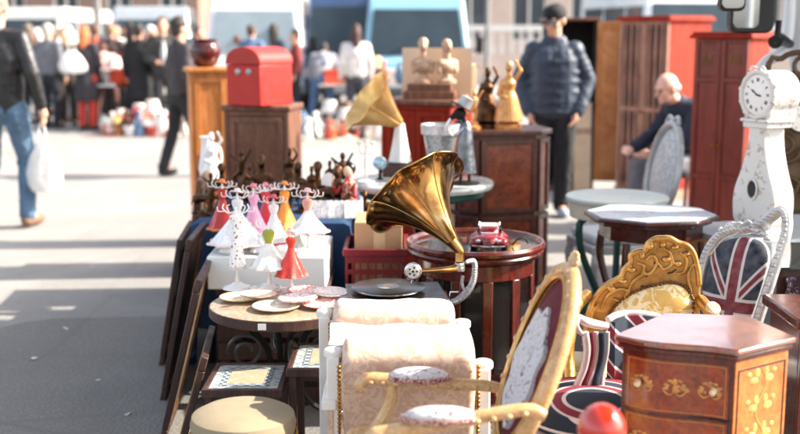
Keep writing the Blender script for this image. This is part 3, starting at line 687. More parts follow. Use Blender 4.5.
# orange wooden cabinet, left, with a pot on top
c1 = cabinet('wooden_cabinet', 'tall orange-brown wooden cabinet carrying the dark red pot', 'cabinet', XU(206, 8.0, 1), 8.15, R(14), .3, .28, 1.315, OAK, OAK, panels=[(1, 1), (1, 1)])
p = W(205, 70, 7.4)
t = thing('ceramic_pot', 'glossy dark red-brown pot standing on the orange cabinet', 'pot', (XU(205, 8.12, 1.4), 8.12, 1.316))
GLZ = plain('oxblood_glaze', '4a1410', .12, 0, .3, 5, 0, .5)
MB().lathe([(.06, 0), (.085, .02), (.112, .08), (.115, .13), (.1, .17), (.085, .185), (.1, .2), (.085, .2), (.075, .18), (.08, .1), (.05, .03)], 28).build('pot_body', GLZ, t)
# dark cabinet and the red domed chest
c2 = cabinet('wooden_cabinet', 'worn dark walnut cabinet standing under the red domed chest', 'cabinet', XU(260, 7.1, 1), 7.27, R(-8), .43, .36, 1.1, WAL, WAL, panels=[(1, 1)], over=.015)
b = thing('domed_chest', 'bright red domed chest with two small metal bosses on the dark cabinet', 'chest', (XU(259, 7.15, 1.2), 7.19, 1.1015), R(-30), sc=1.08)
REDP = plain('red_leather_paint', 'b81e12', .5, 0, .12, 10, .25)
w2, d2, hb, ht = .125, .16, .24, .345
m = MB(); m.box(-w2, w2, -d2, d2, 0, hb); m.build('chest_body', REDP, b, bevel=.006)
n = 14; pf = [(-w2-.004, hb+.002)]+[(-cos(pi*i/n)*(w2+.004), hb+.02+sin(pi*i/n)*(ht-hb-.02)) for i in range(n+1)]+[(w2+.004, hb+.002)]
MB().plate(pf, -d2-.004, d2+.004).build('lid', plain('red_lid', 'ae2418', .5, 0, .12, 10, .25), b, bevel=.004)
for sx in (-.035, .045): MB(T(sx, -d2, .2, pi/2)).lathe([(.02, 0), (.018, .006), (.008, .012), (.002, .014)], 14).build('boss', NICK, b)

# red cabinet behind the marble table with brown stand and busts
c3 = cabinet('red_cabinet', 'orange-red wooden cabinet behind the marble table under the bronze busts', 'cabinet', XU(428, 7.3, 1), 7.4, R(-25), .5, .4, 1.13, REDWOOD, REDWOOD, panels=[(2, 1)], topm=WAL)
t = thing('display_stand', 'brown stepped wooden stand on the orange-red cabinet holding the busts', 'stand', (XU(430, 7.35, 1.1), 7.35, 1.1315), R(-6))
m = MB(); m.box(-.17, .17, -.11, .11, 0, .05); m.build('base', WAL, t, bevel=.004); MB().box(-.145, .145, -.09, .09, .05, .1).build('step', WAL, t, bevel=.004)
BRD = plain('cream_board', 'e6cdae', .8, 0, .05, 3, .1)
t = thing('backing_board', 'cream cardboard board standing behind the two bronze busts', 'board', (XU(437, 7.5, 1.3), 7.505, 1.1315), R(-4))
MB().box(-.235, .235, .0, .012, 0, .33).build('panel', BRD, t); MB().box(-.05, .05, .012, .05, 0, .2).build('prop', BRD, t)
def bust(label, u, y, z, h, mat, gl=None, kind='bust'):
    t = thing('bust' if kind == 'bust' else 'statuette', label, 'sculpture', (XU(u, y, z), y, z), R(random.uniform(-25, 25)), gl)
    s = h
    m = MB(); m.lathe([(.2*s, 0), (.2*s, .06*s), (.12*s, .1*s), (.1*s, .18*s)], 16); m.build('socle', mat, t)
    m = MB()
    if kind == 'bust':
        m.ell((0, 0, .34*s), (.2*s, .13*s, .16*s)); m.cap((-.15*s, 0, .42*s), (.15*s, 0, .42*s), .1*s, .1*s); m.cap((-.19*s, 0, .42*s), (-.2*s, -.03*s, .24*s), .07*s, .05*s); m.cap((.19*s, 0, .42*s), (.17*s, -.08*s, .24*s), .07*s, .05*s); m.cap((0, 0, .4*s), (0, -.01*s, .66*s), .085*s, .065*s); m.ell((0, -.03*s, .76*s), (.085*s, .1*s, .13*s)); m.ell((0, -.13*s, .75*s), (.02*s, .035*s, .03*s)); m.ell((0, .03*s, .82*s), (.11*s, .11*s, .12*s)); m.cap((0, .1*s, .8*s), (0, .12*s, .55*s), .06*s, .04*s)
        m.cap((0, 0, .17*s), (0, 0, .3*s), .07*s)
    if kind == 'woman':
        m.lathe([(.22*s, .1*s), (.19*s, .25*s), (.13*s, .45*s), (.085*s, .55*s), (.11*s, .66*s), (.06*s, .74*s), (.03*s, .8*s)], 16); m.ell((0, 0, .88*s), (.05*s, .06*s, .075*s)); m.ell((0, .03*s, .93*s), (.055*s, .05*s, .05*s))
        m.cap((-.09*s, 0, .7*s), (-.15*s, -.04*s, .5*s), .03*s); m.cap((-.15*s, -.04*s, .5*s), (-.04*s, -.12*s, .46*s), .026*s); m.cap((.09*s, 0, .7*s), (.17*s, 0, .84*s), .03*s); m.cap((.17*s, 0, .84*s), (.1*s, -.02*s, .98*s), .024*s)
    if kind == 'animal':
        m.cap((-.25*s, 0, .5*s), (.2*s, 0, .55*s), .13*s, .11*s)
        for px in (-.27, .2):
            for py in (-.07, .07): m.cap((px*s, py*s, .45*s), ((px+.04)*s, py*s, .28*s), .06*s, .035*s); m.cap(((px+.04)*s, py*s, .28*s), (px*s, py*s, .08*s), .032*s, .03*s)
        m.cap((.22*s, 0, .6*s), (.33*s, 0, .85*s), .09*s, .06*s); m.cap((.33*s, 0, .87*s), (.46*s, 0, .76*s), .06*s, .035*s); m.cap((.3*s, .03*s, .9*s), (.3*s, .03*s, 1.0*s), .02*s); m.cap((-.36*s, 0, .55*s), (-.44*s, 0, .3*s), .035*s, .02*s)
        m.box(-.38*s, .33*s, -.12*s, .12*s, 0.05*s, .1*s)
    if kind == 'dancer':
        m.cap((0, 0, .15*s), (.05*s, 0, .38*s), .04*s, .05*s); m.cap((.05*s, 0, .38*s), (0, 0, .52*s), .05*s, .07*s); m.cap((0, 0, .5*s), (0, 0, .7*s), .07*s, .08*s); m.cap((0, 0, .5*s), (-.16*s, 0, .36*s), .055*s, .04*s); m.cap((-.16*s, 0, .36*s), (-.1*s, .08*s, .2*s), .035*s, .025*s)
        m.cap((-.08*s, 0, .7*s), (-.22*s, -.02*s, .82*s), .03*s, .025*s); m.cap((.08*s, 0, .7*s), (.2*s, -.04*s, .92*s), .03*s, .022*s); m.ell((0, -.01*s, .86*s), (.055*s, .06*s, .08*s)); m.cap((0, 0, .68*s), (0, 0, .82*s), .03*s)
    m.build('figure', mat, t, remesh=max(.004, h*.014), sm=2)
    return t
yb_ = 7.36; zt_ = 1.2325
PBR = plain('pale_bronze', 'b89a80', .5, .3, .3, 30, .5)
bust('pale bronze bust on the left of the brown stand before the cream board', 423, yb_, zt_, .32, PBR)
bust('pale bronze bust on the right of the brown stand before the cream board', 447, yb_, zt_, .31, PBR)
# tilted cream carton behind
t = thing('cream_carton', 'cream carton leaning right of the bronze busts', 'box', (XU(475, 7.5, 1.2), 7.5, 1.1315), R(8)); t.location.x = XU(462, 7.45, 1.2)
MB(T(0, 0, 0, 0, 0)).box(-.08, .1, 0, .1, 0, .22).build('carton_body', BRD, t, bevel=.003); MB(T(.1, .05, .22, 0, R(35))).box(0, .09, -.05, .05, 0, .004).build('flap', BRD, t)

# hexagonal burl cabinet
def hexcab(x, y, rz):
    MAHD = wood('octagon_frame_wood', '2e140e', '56291c', '7e4a34', .4, .3, 6, worn=.3, worncol='94705a')
    b = thing('octagonal_cabinet', 'dark octagonal cabinet with stacked red-brown burl panels behind the drum table', 'cabinet', (x, y, 0), rz)
    H = 1.01; r = .27; NN = 8
    poly = [(.27, -.12), (.27, .12), (.17, .23), (-.17, .23), (-.27, .12), (-.27, -.12), (-.17, -.23), (.17, -.23)]
    pl = lambda k: [(px*k, py*k) for px, py in poly]
    MB().prism(pl(.965), .06, H-.03).build('carcass', MAHD, b); MB().prism(pl(1.1), H-.03, H).build('top', MAHD, b, bevel=.008); MB().prism(pl(1.05), 0, .07).build('plinth', MAHD, b, bevel=.006)
    for i in range(NN):
        a = V((*poly[i], 0)); c = V((*poly[(i+1) % NN], 0)); mid = (a+c)/2; nrm = (c-a).cross(V((0, 0, 1))).normalized(); L = (c-a).length; ang = math.atan2(nrm.y, nrm.x)+pi/2
        for k in range(2):
            z0 = .09+k*.445; z1 = z0+.425
            M_ = T(mid.x, mid.y, 0, rz=ang); m = MB(M_); e = .03; hw = L/2-.004
            for (p, q_, r_, s_) in ((-hw, -hw+e, z0, z1), (hw-e, hw, z0, z1), (-hw+e, hw-e, z0, z0+e), (-hw+e, hw-e, z1-e, z1)): m.box(p, q_, -.018, .012, r_, s_)
            f = m.build('panel_frame', MAHD, b, bevel=.003)
            MB(M_).box(-hw+e+.001, hw-e-.001, -.008, .012, z0+e+.001, z1-e-.001).build('burl_panel', BURL, f)
    return b
AMB = plain('amber_gilt_bronze', 'd6995a', .35, .35, .3, 26, .5, .2)
hexcab(XU(499, 6.4, 1), 6.5, R(12))
bust('gold-orange bronze woman statuette on the octagonal cabinet nearest the capped man', 508, 6.42, 1.0105, .4, AMB, kind='woman')
bust('slender brown bronze woman statuette left on the octagonal cabinet', 487, 6.5, 1.0105, .36, BRONZE, kind='woman')
bust('small bronze dancer statuette at the left rim of the octagonal cabinet', 474, 6.38, 1.0105, .24, AMB, kind='dancer')

# ------------------------------------------------------------ wardrobes
def wardrobe(label, x, y, rz, w_, d, h, front, side, rows, glyph=False, slat=False):
    b = thing('wardrobe', label, 'wardrobe', (x, y, 0), rz)
    MB().box(-w_/2, w_/2, -d/2+.025, d/2, .06, h-.05).build('carcass', side, b, bevel=.004)
    m = MB(); m.box(-w_/2-.03, w_/2+.03, -d/2-.03, d/2+.03, h-.05, h-.02); m.box(-w_/2-.015, w_/2+.015, -d/2-.015, d/2+.015, h-.02, h); m.build('cornice', side, b, bevel=.006)
    MB().box(-w_/2-.01, w_/2+.01, -d/2-.01, d/2+.01, 0, .09).build('plinth', front, b, bevel=.004)
    for k in (-1, 1):
        xa, xb = (-w_/2+.004, -.003) if k < 0 else (.003, w_/2-.004)
        m = MB(); e = .035; zs = [.1]
        for r_ in rows: zs.append(zs[-1]+(h-.16)*r_)
        for a in (0, 1): m.box(*((xa, xa+e) if a == 0 else (xb-e, xb)), -d/2-.006, -d/2+.024, .1, h-.055)
        for i, zz in enumerate(zs): m.box(xa+e, xb-e, -d/2-.006, -d/2+.024, max(.1, zz-e/2), min(h-.055, zz+e/2))
        dr = m.build('door', front, b, bevel=.003)
        for i in range(len(zs)-1):
            z0, z1 = zs[i]+e/2+.001, zs[i+1]-e/2-.001
            if slat:
                MB().box(xa+e+.001, xb-e-.001, -d/2+.01, -d/2+.024, z0, z1).build('recess', DARKW, dr)
                m = MB(); n = 3
                for q_ in range(n):
                    cx = xa+e+(xb-xa-2*e)*(q_+.5)/n
                    m.lathe([(.012, z0), (.014, z0+.02), (.008, z0+.05), (.017, (z0*2+z1)/3), (.01, (z0+z1)/2), (.017, (z0+2*z1)/3), (.008, z1-.05), (.014, z1-.02), (.012, z1)], 10, (cx, -d/2, 0))
                m.build('spindles', front, dr)
            else:
                MB().box(xa+e+.001, xb-e-.001, -d/2+.004, -d/2+.024, z0, z1).build('panel', front, dr, bevel=.004)
                if i == 0 and False: pass
            if glyph and i == len(zs)-2:
                GM = plain('dull_gold_paint', '8a6a3a', .4, .5, .2, 30); cx = (xa+xb)/2; cz = (z0+z1)/2; g = .045; m = MB()
                st = ([((-1, .8), (-.2, .7)), ((-.9, -.9), (-.6, .6)), ((-.4, .2), (.1, -.8)), ((.2, .5), (.95, .55)), ((.55, .9), (.5, -.2)), ((.2, -.3), (.9, -.9))] if k < 0 else
                      [((-1, .6), (-.1, .9)), ((-.6, .8), (-.8, -.9)), ((-.9, -.1), (0, .1)), ((.2, .8), (.25, -.8)), ((.25, .1), (.9, .4)), ((.7, .9), (.8, -.7))])
                for (p0, p1) in st: m.tube([(cx+p0[0]*g, -d/2+.001, cz+p0[1]*g), (cx+p1[0]*g, -d/2+.001, cz+p1[1]*g)], .005, 6)
                m.build('painted_character', GM, dr)
        MB(T(xb-.018 if k < 0 else xa+.018, -d/2-.006, h*.48, pi/2)).lathe([(.008, 0), (.006, .01), (.014, .02), (.004, .03)], 10).build('handle', BRASSD, dr)
    return b
wardrobe('maroon red wardrobe with gold characters on its doors beside the white clock', XU(733, 8.0, 1), 8.1, R(-42), .42, .34, 1.57, MAROON, REDWOOD, (.62, .2, .18)[:0] or (.3, .5, .2), glyph=True)  # shaded maroon doors, sunlit red sides: the light is put into the two woods
wardrobe('red wardrobe with spindled brown doors behind the seated bald man', XU(663, 10.6, 1), 10.6, R(-52), .58, .62, 1.72, GREYW if False else wood('brown_shutter_wood', '7a4434', 'a87460', 'c89c84', .6, .1, 6), REDWOOD, (.48, .52), slat=True)
# open wardrobe, dark interior with its orange door
b = thing('wardrobe', 'open wardrobe with black interior and orange-brown door behind the capped man', 'wardrobe', (XU(568, 11.2, 1), 11.2, 0), R(-3))
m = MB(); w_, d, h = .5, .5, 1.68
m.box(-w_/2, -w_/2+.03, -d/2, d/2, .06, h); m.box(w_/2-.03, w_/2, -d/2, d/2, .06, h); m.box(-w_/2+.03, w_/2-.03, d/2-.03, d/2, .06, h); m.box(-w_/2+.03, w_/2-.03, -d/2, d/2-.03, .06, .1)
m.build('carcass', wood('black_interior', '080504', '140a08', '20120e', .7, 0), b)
MB().box(-w_/2-.03, w_/2+.03, -d/2-.03, d/2+.03, h, h+.03).build('cornice', WAL, b, bevel=.005)
MB().box(-w_/2, w_/2, -d/2, d/2, 0, .06).build('plinth', WAL, b)
dm = T(w_/2-.0, -d/2-.003, 0, rz=R(-6)); mm = MB(dm)
mm.box(.0, .37, -.03, 0, .1, h-.01); dr = mm.build('door', OAK, b, bevel=.004)
MB(dm).box(.05, .32, -.036, -.0305, .2, h-.1).build('panel', wood('honey_veneer', 'a05a28', 'cc8448', 'e6a868', .35, .3, 5, 'burl'), dr, bevel=.003)
t = thing('plywood_board', 'pale weathered board leaning beside the open wardrobe behind the capped man', 'board', (XU(584, 10.6), 10.6, 0), R(-3))
MB(T(rx=R(-5))).box(-.08, .08, 0, .018, 0, .9).build('board', plain('weathered_ply', 'c2a98e', .8, 0, .18, 5, .3), t); MB(T(rx=R(-5))).box(-.08, .08, -.012, 0, .6, .65).build('batten', GREYW, t)

# ------------------------------------------------------------ trestle stall with blue cloth
t = thing('stall_table', 'long stall table under the blue cloth', 'table', (-.6, 5.68, 0))
MB().box(-.34, .34, -.64, .64, .66, .694).build('tabletop', GREYW, t)
for sx in (-1, 1):
    for sy in (-1, 1): MB().tube([(sx*.28, sy*.56, .66), (sx*.3, sy*.6, 0)], .02).build('leg', IRON, t)
def clothpt(u, v):
    # drape over x -.95..-.25, y 5..6.36
    X0, X1, Y0, Y1, Z = -.35, .35, -.66, .66, .7
    a = (u-.5)*2*(.35+.5); c = (v-.5)*2*(.66+.5)
    ex = max(0, abs(a)-.35); ey = max(0, abs(c)-.66)
    sx = 1 if a > 0 else -1; sy = 1 if c > 0 else -1
    x = sx*min(abs(a), .35); y = sy*min(abs(c), .66); z = Z
    if ex > 0: x += sx*(.012+.03*sin(c*17)*min(1, ex*3)+ex*.05); z -= ex
    if ey > 0: y += sy*(.012+.03*sin(a*19)*min(1, ey*3)+ey*.05); z -= ey if ex == 0 else ey*.6
    return (x, y, max(z, .02))
t = MB(MT.Translation((-.6, 5.68, 0))).sheet(clothpt, 60, 90, -.004).build('blue_tablecloth', BLUEC, None)
tag(t, 'deep blue cloth draped over the stall table behind the dress figurines', 'tablecloth')

# white foam block and its support
cr = thing('wooden_crate', 'plain wooden crate supporting the white foam block', 'crate', (-.53, 4.66, 0))
for sx in (-1, 1):
    for sy in (-1, 1): MB().box(sx*.2-.02, sx*.2+.02, sy*.18-.02, sy*.18+.02, 0, .489).build('corner_post', DARKW, cr)
for k in range(5):
    for sy in (-1, 1): MB().box(-.23, .23, sy*.2-.006+sy*.007, sy*.2+.006+sy*.007, .02+k*.095, .09+k*.095).build('slat', DARKW, cr)
MB().box(-.235, .235, -.215, .215, .49, .51).build('lid', DARKW, cr)
bx = XU(268, 4.5, .6)
o = MB(MT.Translation((bx, 4.68, .511))).box(-.245, .245, -.24, .24, 0, .14).build('foam_block', WHITEF, None, bevel=.006)
tag(o, 'white foam block box carrying the back rows of dress figurines', 'box')
# ------------------------------------------------------------ dress figurine jewellery stands
FIGW = plain('white_figurine_lacquer', 'f0ece6', .3, 0, .03, 12, .1, .3)
def dressmat(c, pat=None):
    if not pat: return plain('dress_'+c, c, .4, 0, .14, 30, .3, .2)
    q = NT('dress_pattern_'+c); vec = q.mapping(); 
    if pat[0] == 'dots': q.set(Base_Color=q.ramp(q.vor(vec, 75), [(.22, pat[1]), (.28, c)]))
    else: q.set(Base_Color=q.ramp(q.noise(vec, 70, 3), [(.5, c), (.56, pat[1])]))
    q.set(Roughness=.4); return q.m
def figurine(label, x, y, z, H, dressc, flare, pat=None, hat=None, tiers=0, bodice=None, z0=.32, z1=.62, rz=0):
    b = thing('dress_figurine', label, 'figurine', (x, y, z), rz, 'dress figurine jewellery stands'); s = H
    m = MB(); m.lathe([(.17*s, 0), (.16*s, .012*s), (.1*s, .03*s), (.03*s, .07*s), (.018*s, .16*s), (.018*s, z0*s+.02*s)], 20); m.build('stand', FIGW, b)
    dm = dressmat(dressc, pat); n = 10; prof = []
    for i in range(n+1):
        t_ = i/n; r = flare*1.08*s*(1-t_)**1.1+.046*s*t_
        if tiers: r *= 1+.12*((t_*tiers) % 1)*(-1)+.1
        prof.append((r, (z0+(z1-z0)*t_)*s))
    MB().lathe(prof, 30, mod=lambda t_, a: 1+.09*(1-t_)*cos(9*a)).build('skirt', dm, b)
    MB().lathe([(.047*s, z1*s-.001), (.044*s, (z1+.02)*s), (.072*s, (z1+.1)*s), (.07*s, (z1+.14)*s), (.034*s, (z1+.165)*s)], 18, sy=.75).build('bodice', dressmat(bodice) if bodice else dm, b)
    MB().lathe([(flare*1.085*s, z0*s-.001), (flare*1.1*s, (z0+.01)*s), (flare*1.06*s, (z0+.03)*s)], 36, mod=lambda t_, a: 1+.09*cos(9*a), capped=False).build('hem_trim', dressmat(hat or 'd8d0cc'), b)
    zn = z1+.165
    m = MB(); m.lathe([(.022*s, zn*s-.002), (.014*s, (zn+.03)*s), (.013*s, (zn+.07)*s), (.004*s, (zn+.075)*s)], 10)
    for sg in (-1, 1):
        m.tube([(0, 0, (zn+.03)*s), (sg*.08*s, 0, (zn+.01)*s), (sg*.14*s, 0, (zn+.06)*s), (sg*.13*s, 0, (zn+.11)*s)], .009*s, 6, 4)
        m.tube([(sg*.07*s, 0, (zn+.01)*s), (sg*.1*s, .01, (zn+.07)*s), (sg*.07*s, .01, (zn+.1)*s)], .007*s, 6, 4)
        m.tube([(sg*.12*s, 0, (zn+.03)*s), (sg*.19*s, 0, (zn+.03)*s), (sg*.2*s, 0, (zn+.08)*s)], .007*s, 6, 4)
    m.build('hanger_arms', FIGW, b)
    if hat: MB(T(0, 0, (zn+.08)*s, R(-12), R(8))).lathe([(.085*s, 0), (.08*s, .012*s), (.045*s, .018*s), (.04*s, .045*s), (.012*s, .055*s)], 18).build('hat', dressmat(hat), b)
    return b
ZT = .592; ZBX = .6525
def fg(u, y, z, vtop, *a, **k):
    H = (ZV(vtop, y)-z)/1.0
    k.setdefault('z0', .3); return figurine(a[0], XU(u, y, z+.1), y, z, H, *a[1:], **k)
fg(237, 4.13, ZT, 198, 'white figurine in a slim gown with tiny dark dots front left', 'f2f0ec', .085, pat=('dots', '8a2a2a'), z0=.22, z1=.66)
fg(269, 4.11, ZT, 205, 'white figurine with olive green bodice and flared silver skirt', 'e8e6e0', .2, bodice='9aa03a', z0=.26, z1=.55)
fg(291, 4.09, ZT, 222, 'front figurine in a tiered bright red dress', 'c8301f', .2, tiers=5, hat='e8a090', z0=.22, z1=.62)
fg(238, 4.56, ZBX, 172, 'tall white figurine in a wide black-collared white dress', 'f4f2ee', .34, hat='f0d8d4', bodice='e8e8e8', z0=.1, z1=.5)
fg(254, 4.66, ZBX, 172, 'figurine in a long pink gown', 'eba6c4', .21, hat='e07a88', z0=.12, z1=.55)
fg(274, 4.58, ZBX, 180, 'figurine in a white skirt with a red shoulder wrap', 'f4eeea', .2, bodice='f0e8e4', hat='d8506a', z0=.1, z1=.5)
fg(308, 4.5, ZBX, 176, 'white and blush pink figurine at the right end of the foam block', 'f0e8e4', .24, bodice='e0a090', hat='f0c0b8', z0=.28, z1=.55)
fg(223, 4.82, ZBX, 168, 'figurine in a dark red dress at the back left with an orange hat', 'b8261c', .2, hat='e8863a', z0=.15, z1=.55)
fg(266, 4.84, ZBX, 172, 'figurine in a crimson dress with white collar at the back', 'c82838', .2, hat='e88a9a', z0=.12, z1=.55)
fg(285, 4.8, ZBX, 170, 'figurine in a golden orange dress with an orange hat', 'd88a2a', .19, hat='dd8a30', z0=.12, z1=.55)
fg(297, 4.35+.12, ZBX, 215, 'small grey-green figurine standing behind the red tiered one', 'c8d0c4', .18, z0=.2, z1=.55)
fg(228, 4.49, ZBX, 222, 'small plain white dress figurine at the front left of the foam block', 'f2f2f0', .28, z0=.08, z1=.5)
fg(259, 4.5, ZBX, 224, 'small white bell-skirted figurine in the middle of the foam block', 'eef0f0', .28, z0=.08, z1=.5)
# ------------------------------------------------------------ on the blue table: cards, bronzes, doll
LACE = NT('lace_card'); LACE.set(Base_Color=LACE.ramp(LACE.noise(LACE.mapping(), 60, 4, .6, 1.5), [(.45, 'f0eeea'), (.55, 'b8c0c8')]), Roughness=.7); LACE = LACE.m
for i, (u, wd) in enumerate(((320, .085), (336, .07), (354, .09))):
    t = thing('greeting_card', ['leftmost of the white lace cards standing on the blue cloth', 'middle one of the white lace cards standing on the blue cloth', 'white lace card nearest the brass horn on the blue cloth'][i], 'card', (XU(u, 5.08, .75), 5.08, .7045), R(-5+i*6), 'white lace cards on the blue cloth')
    MB(T(rx=R(-14))).sheet(lambda a, c: ((a-.5)*wd, 0, c*.085*(.93+.07*abs(sin(a*9)))), 14, 3, .002).build('front_leaf', LACE, t)
    MB(T(0, .045, 0, rx=R(14))).sheet(lambda a, c: ((a-.5)*wd, 0, c*.085*.95), 6, 2, .002).build('back_leaf', LACE, t)
bl = [(302, 5.25, .17, 'dancer', BRONZE, 'dark bronze dancer statuette behind the lace cards at the left'), (312, 5.5, .2, 'woman', BRONZE, 'dark bronze woman statuette beside the lace cards'),
      (326, 5.3, .17, 'animal', BRONZE, 'dark bronze horse statuette behind the leftmost lace card'), (338, 5.45, .22, 'bust', BRONZE, 'dark bronze bust at the middle of the blue table'),
      (341, 5.2, .12, 'animal', BRONZE, 'small dark bronze dog statuette behind the middle lace card'), (365 , 5.15, .13, 'bust', BRONZE, 'small dark bronze bust right of the red robed doll'), (298, 5.75, .2, 'bust', BRONZE, 'black bronze bust behind the white and blush figurine'),
      (212, 5.3, .2, 'dancer', BRONZE, 'dark bronze dancer at the left edge of the blue table'), (222, 5.7, .2, 'bust', BRONZE, 'dark bronze bust beside the white plaster lady'), (250, 5.6, .2, 'woman', BRONZE, 'dark bronze woman behind the pink gown figurine'), (284, 5.35, .16, 'animal', BRONZE, 'dark bronze goat statuette behind the golden orange figurine')]
bl += [(306, 5.2, .1, 'bust', BRONZE, 'small dark bust at the left end of the lace cards'), (318, 5.62, .22, 'bust', BRONZE, 'black bust behind the horse statuette'), (330, 5.75, .2, 'woman', BRONZE, 'slender dark woman statuette at the back of the blue table'), (343, 5.7, .26, 'dancer', BRONZE, 'tall dark dancer statuette behind the red robed doll'),
       (234, 5.45, .18, 'animal', BRONZE, 'dark bronze stag statuette behind the dark red dress figurine'), (262, 5.75, .24, 'bust', BRONZE, 'large dark bust at the back middle of the blue table'), (273, 5.35, .17, 'woman', BRONZE, 'dark woman statuette between the crimson and golden orange figurines'), (242, 5.85, .26, 'dancer', BRONZE, 'tall dark dancer statuette before the walnut cabinet'), (204, 5.15, .16, 'animal', BRONZE, 'dark bronze ram statuette on the front left corner of the blue table'), (290, 5.9, .25, 'woman', BRONZE, 'tall dark woman statuette before the walnut cabinet edge')]
for u, y, h, k, m_, lb in bl: bust(lb, u, y, .7045, h, m_, kind=k, gl='bronze statuettes on the blue table')
# chinese doll
t = thing('porcelain_doll', 'seated black-haired doll in a red robe holding a white fan on the blue table', 'doll', (XU(349, 5.3, .8), 5.3, .7045), R(-30))
MB().lathe([(.045, 0), (.05, .02), (.04, .06), (.03, .1), (.035, .14), (.015, .165)], 16).build('robe', dressmat('a82a22', ('n', 'e8b8a0')), t)
MB().ell((0, -.005, .195), (.024, .026, .03)).build('head', SKINP, t); MB().ell((0, .008, .205), (.03, .03, .032)).ell((0, .0, .237), (.014, .014, .014)).build('hair', BLKPL, t)
m = MB(); m.cap((-.035, 0, .13), (-.055, -.03, .09), .012); m.cap((-.055, -.03, .09), (-.06, -.05, .12), .01); m.cap((.035, 0, .13), (.05, -.03, .08), .012); m.build('sleeves', dressmat('a82a22'), t)
MB(T(-.065, -.055, .12, 0, R(-25))).plate([(0, 0), (-.05, .03), (-.04, .055), (-.015, .07), (.012, .07), (.03, .055)], -.001, .001).build('fan', FIGW, t)
# white plaster lady at back left
t = bust('tall white plaster lady statue behind the figurines at the left', 213, 6.1, .7045, .32, FIGW, kind='woman')
t = thing('white_jug', 'white jug catching the light beside the red domed chest cabinet', 'jug', (XU(207, 6.2, .9), 6.2, .7045))
MB().lathe([(.03, 0), (.035, .01), (.05, .1), (.035, .2), (.03, .26), (.04, .28)], 20).build('jug_body', FIGW, t); MB().tube([(.045, 0, .08), (.08, 0, .14), (.07, 0, .22), (.032, 0, .24)], .007, 8, 4).build('handle', FIGW, t)

# ------------------------------------------------------------ red crates and cardboard box
CRM = plain('red_crate_plastic', '6e121c', .4, 0, .12, 8, .1)
def crate(z, lab):
    b = thing('plastic_crate', lab, 'crate', (-.105, 4.84, z), 0, 'stacked red plastic crates')
    w_, d, h = .265, .36, .214; t_ = .008
    m = MB(); m.box(-w_/2, w_/2, -d/2, d/2, 0, .008)
    for sy in (-1, 1):
        y0 = sy*(d/2-t_/2)
        m.box(-w_/2, w_/2, y0-t_/2, y0+t_/2, .008, .05); m.box(-w_/2, w_/2, y0-t_/2, y0+t_/2, .1, .12); m.box(-w_/2, w_/2, y0-t_/2, y0+t_/2, .15, .182)
        for i in range(9): x = -w_/2+w_*i/8; x = min(max(x, -w_/2+.006), w_/2-.006); m.box(x-.005, x+.005, y0-t_/2-.002, y0+t_/2+.002, .008, .182)
    for sx in (-1, 1):
        x0 = sx*(w_/2-t_/2)
        m.box(x0-t_/2, x0+t_/2, -d/2+t_, d/2-t_, .008, .05); m.box(x0-t_/2, x0+t_/2, -d/2+t_, d/2-t_, .1, .12); m.box(x0-t_/2, x0+t_/2, -d/2+t_, d/2-t_, .15, .182)
        for i in range(1, 10): y = -d/2+d*i/10; m.box(x0-t_/2-.002, x0+t_/2+.002, y-.005, y+.005, .008, .182)
    m.build('crate_body', CRM, b)
    m = MB()
    for sy in (-1, 1): m.box(-w_/2-.01, w_/2+.01, sy*(d/2)-.01, sy*(d/2)+.01, .182, h-.003)
    for sx in (-1, 1): m.box(sx*(w_/2)-.01, sx*(w_/2)+.01, -d/2+.01, d/2-.01, .182, h-.003)
    m.build('rim', CRM, b, bevel=.003)
for k in range(3): crate(k*.214, ['bottom red plastic crate of the stack beneath the brass horn', 'middle red plastic crate of the stack beneath the brass horn', 'topmost red plastic crate of the stack, holding the cardboard box'][k])
CARD = plain('cardboard', 'b08a68', .85, 0, .1, 6, .2)
b = thing('cardboard_box', 'plain brown cardboard box standing in the topmost red crate', 'box', (.0, 4.86, .437), 0); b.location.x = -.09
m = MB(); m.box(-.108, .1, -.15, .15, 0, .31); m.build('box_body', CARD, b, bevel=.003); MB().box(-.025, .025, -.1512, .1512, .02, .3115).build('packing_tape', plain('tape', 'c4a680', .3), b)

# ------------------------------------------------------------ round marble table and its load
b = thing('marble_table', 'round pale marble-topped table behind the large brass horn', 'table', (XU(422, 5.6, .8), 5.6, 0))
MB().lathe([(.34, .775), (.362, .782), (.368, .8), (.362, .812), (.33, .816)], 56).build('tabletop', MARB, b)
MB().lathe([(.31, .735), (.32, .745), (.32, .774)], 48).build('apron', IRONG, b)
MB().lathe([(.05, .05), (.035, .1), (.05, .3), (.03, .45), (.045, .6), (.08, .73)], 20).build('pedestal', MAHD, b)
for k in range(3):
    a = k*2*pi/3+.5; MB().tube([(.03*cos(a), .03*sin(a), .16), (.14*cos(a), .14*sin(a), .16), (.24*cos(a), .24*sin(a), .04), (.28*cos(a), .28*sin(a), .02)], [.03, .028, .02, .02], 8, 4).build('foot', MAHD, b)
ZM = .8165
MX = b.location.x
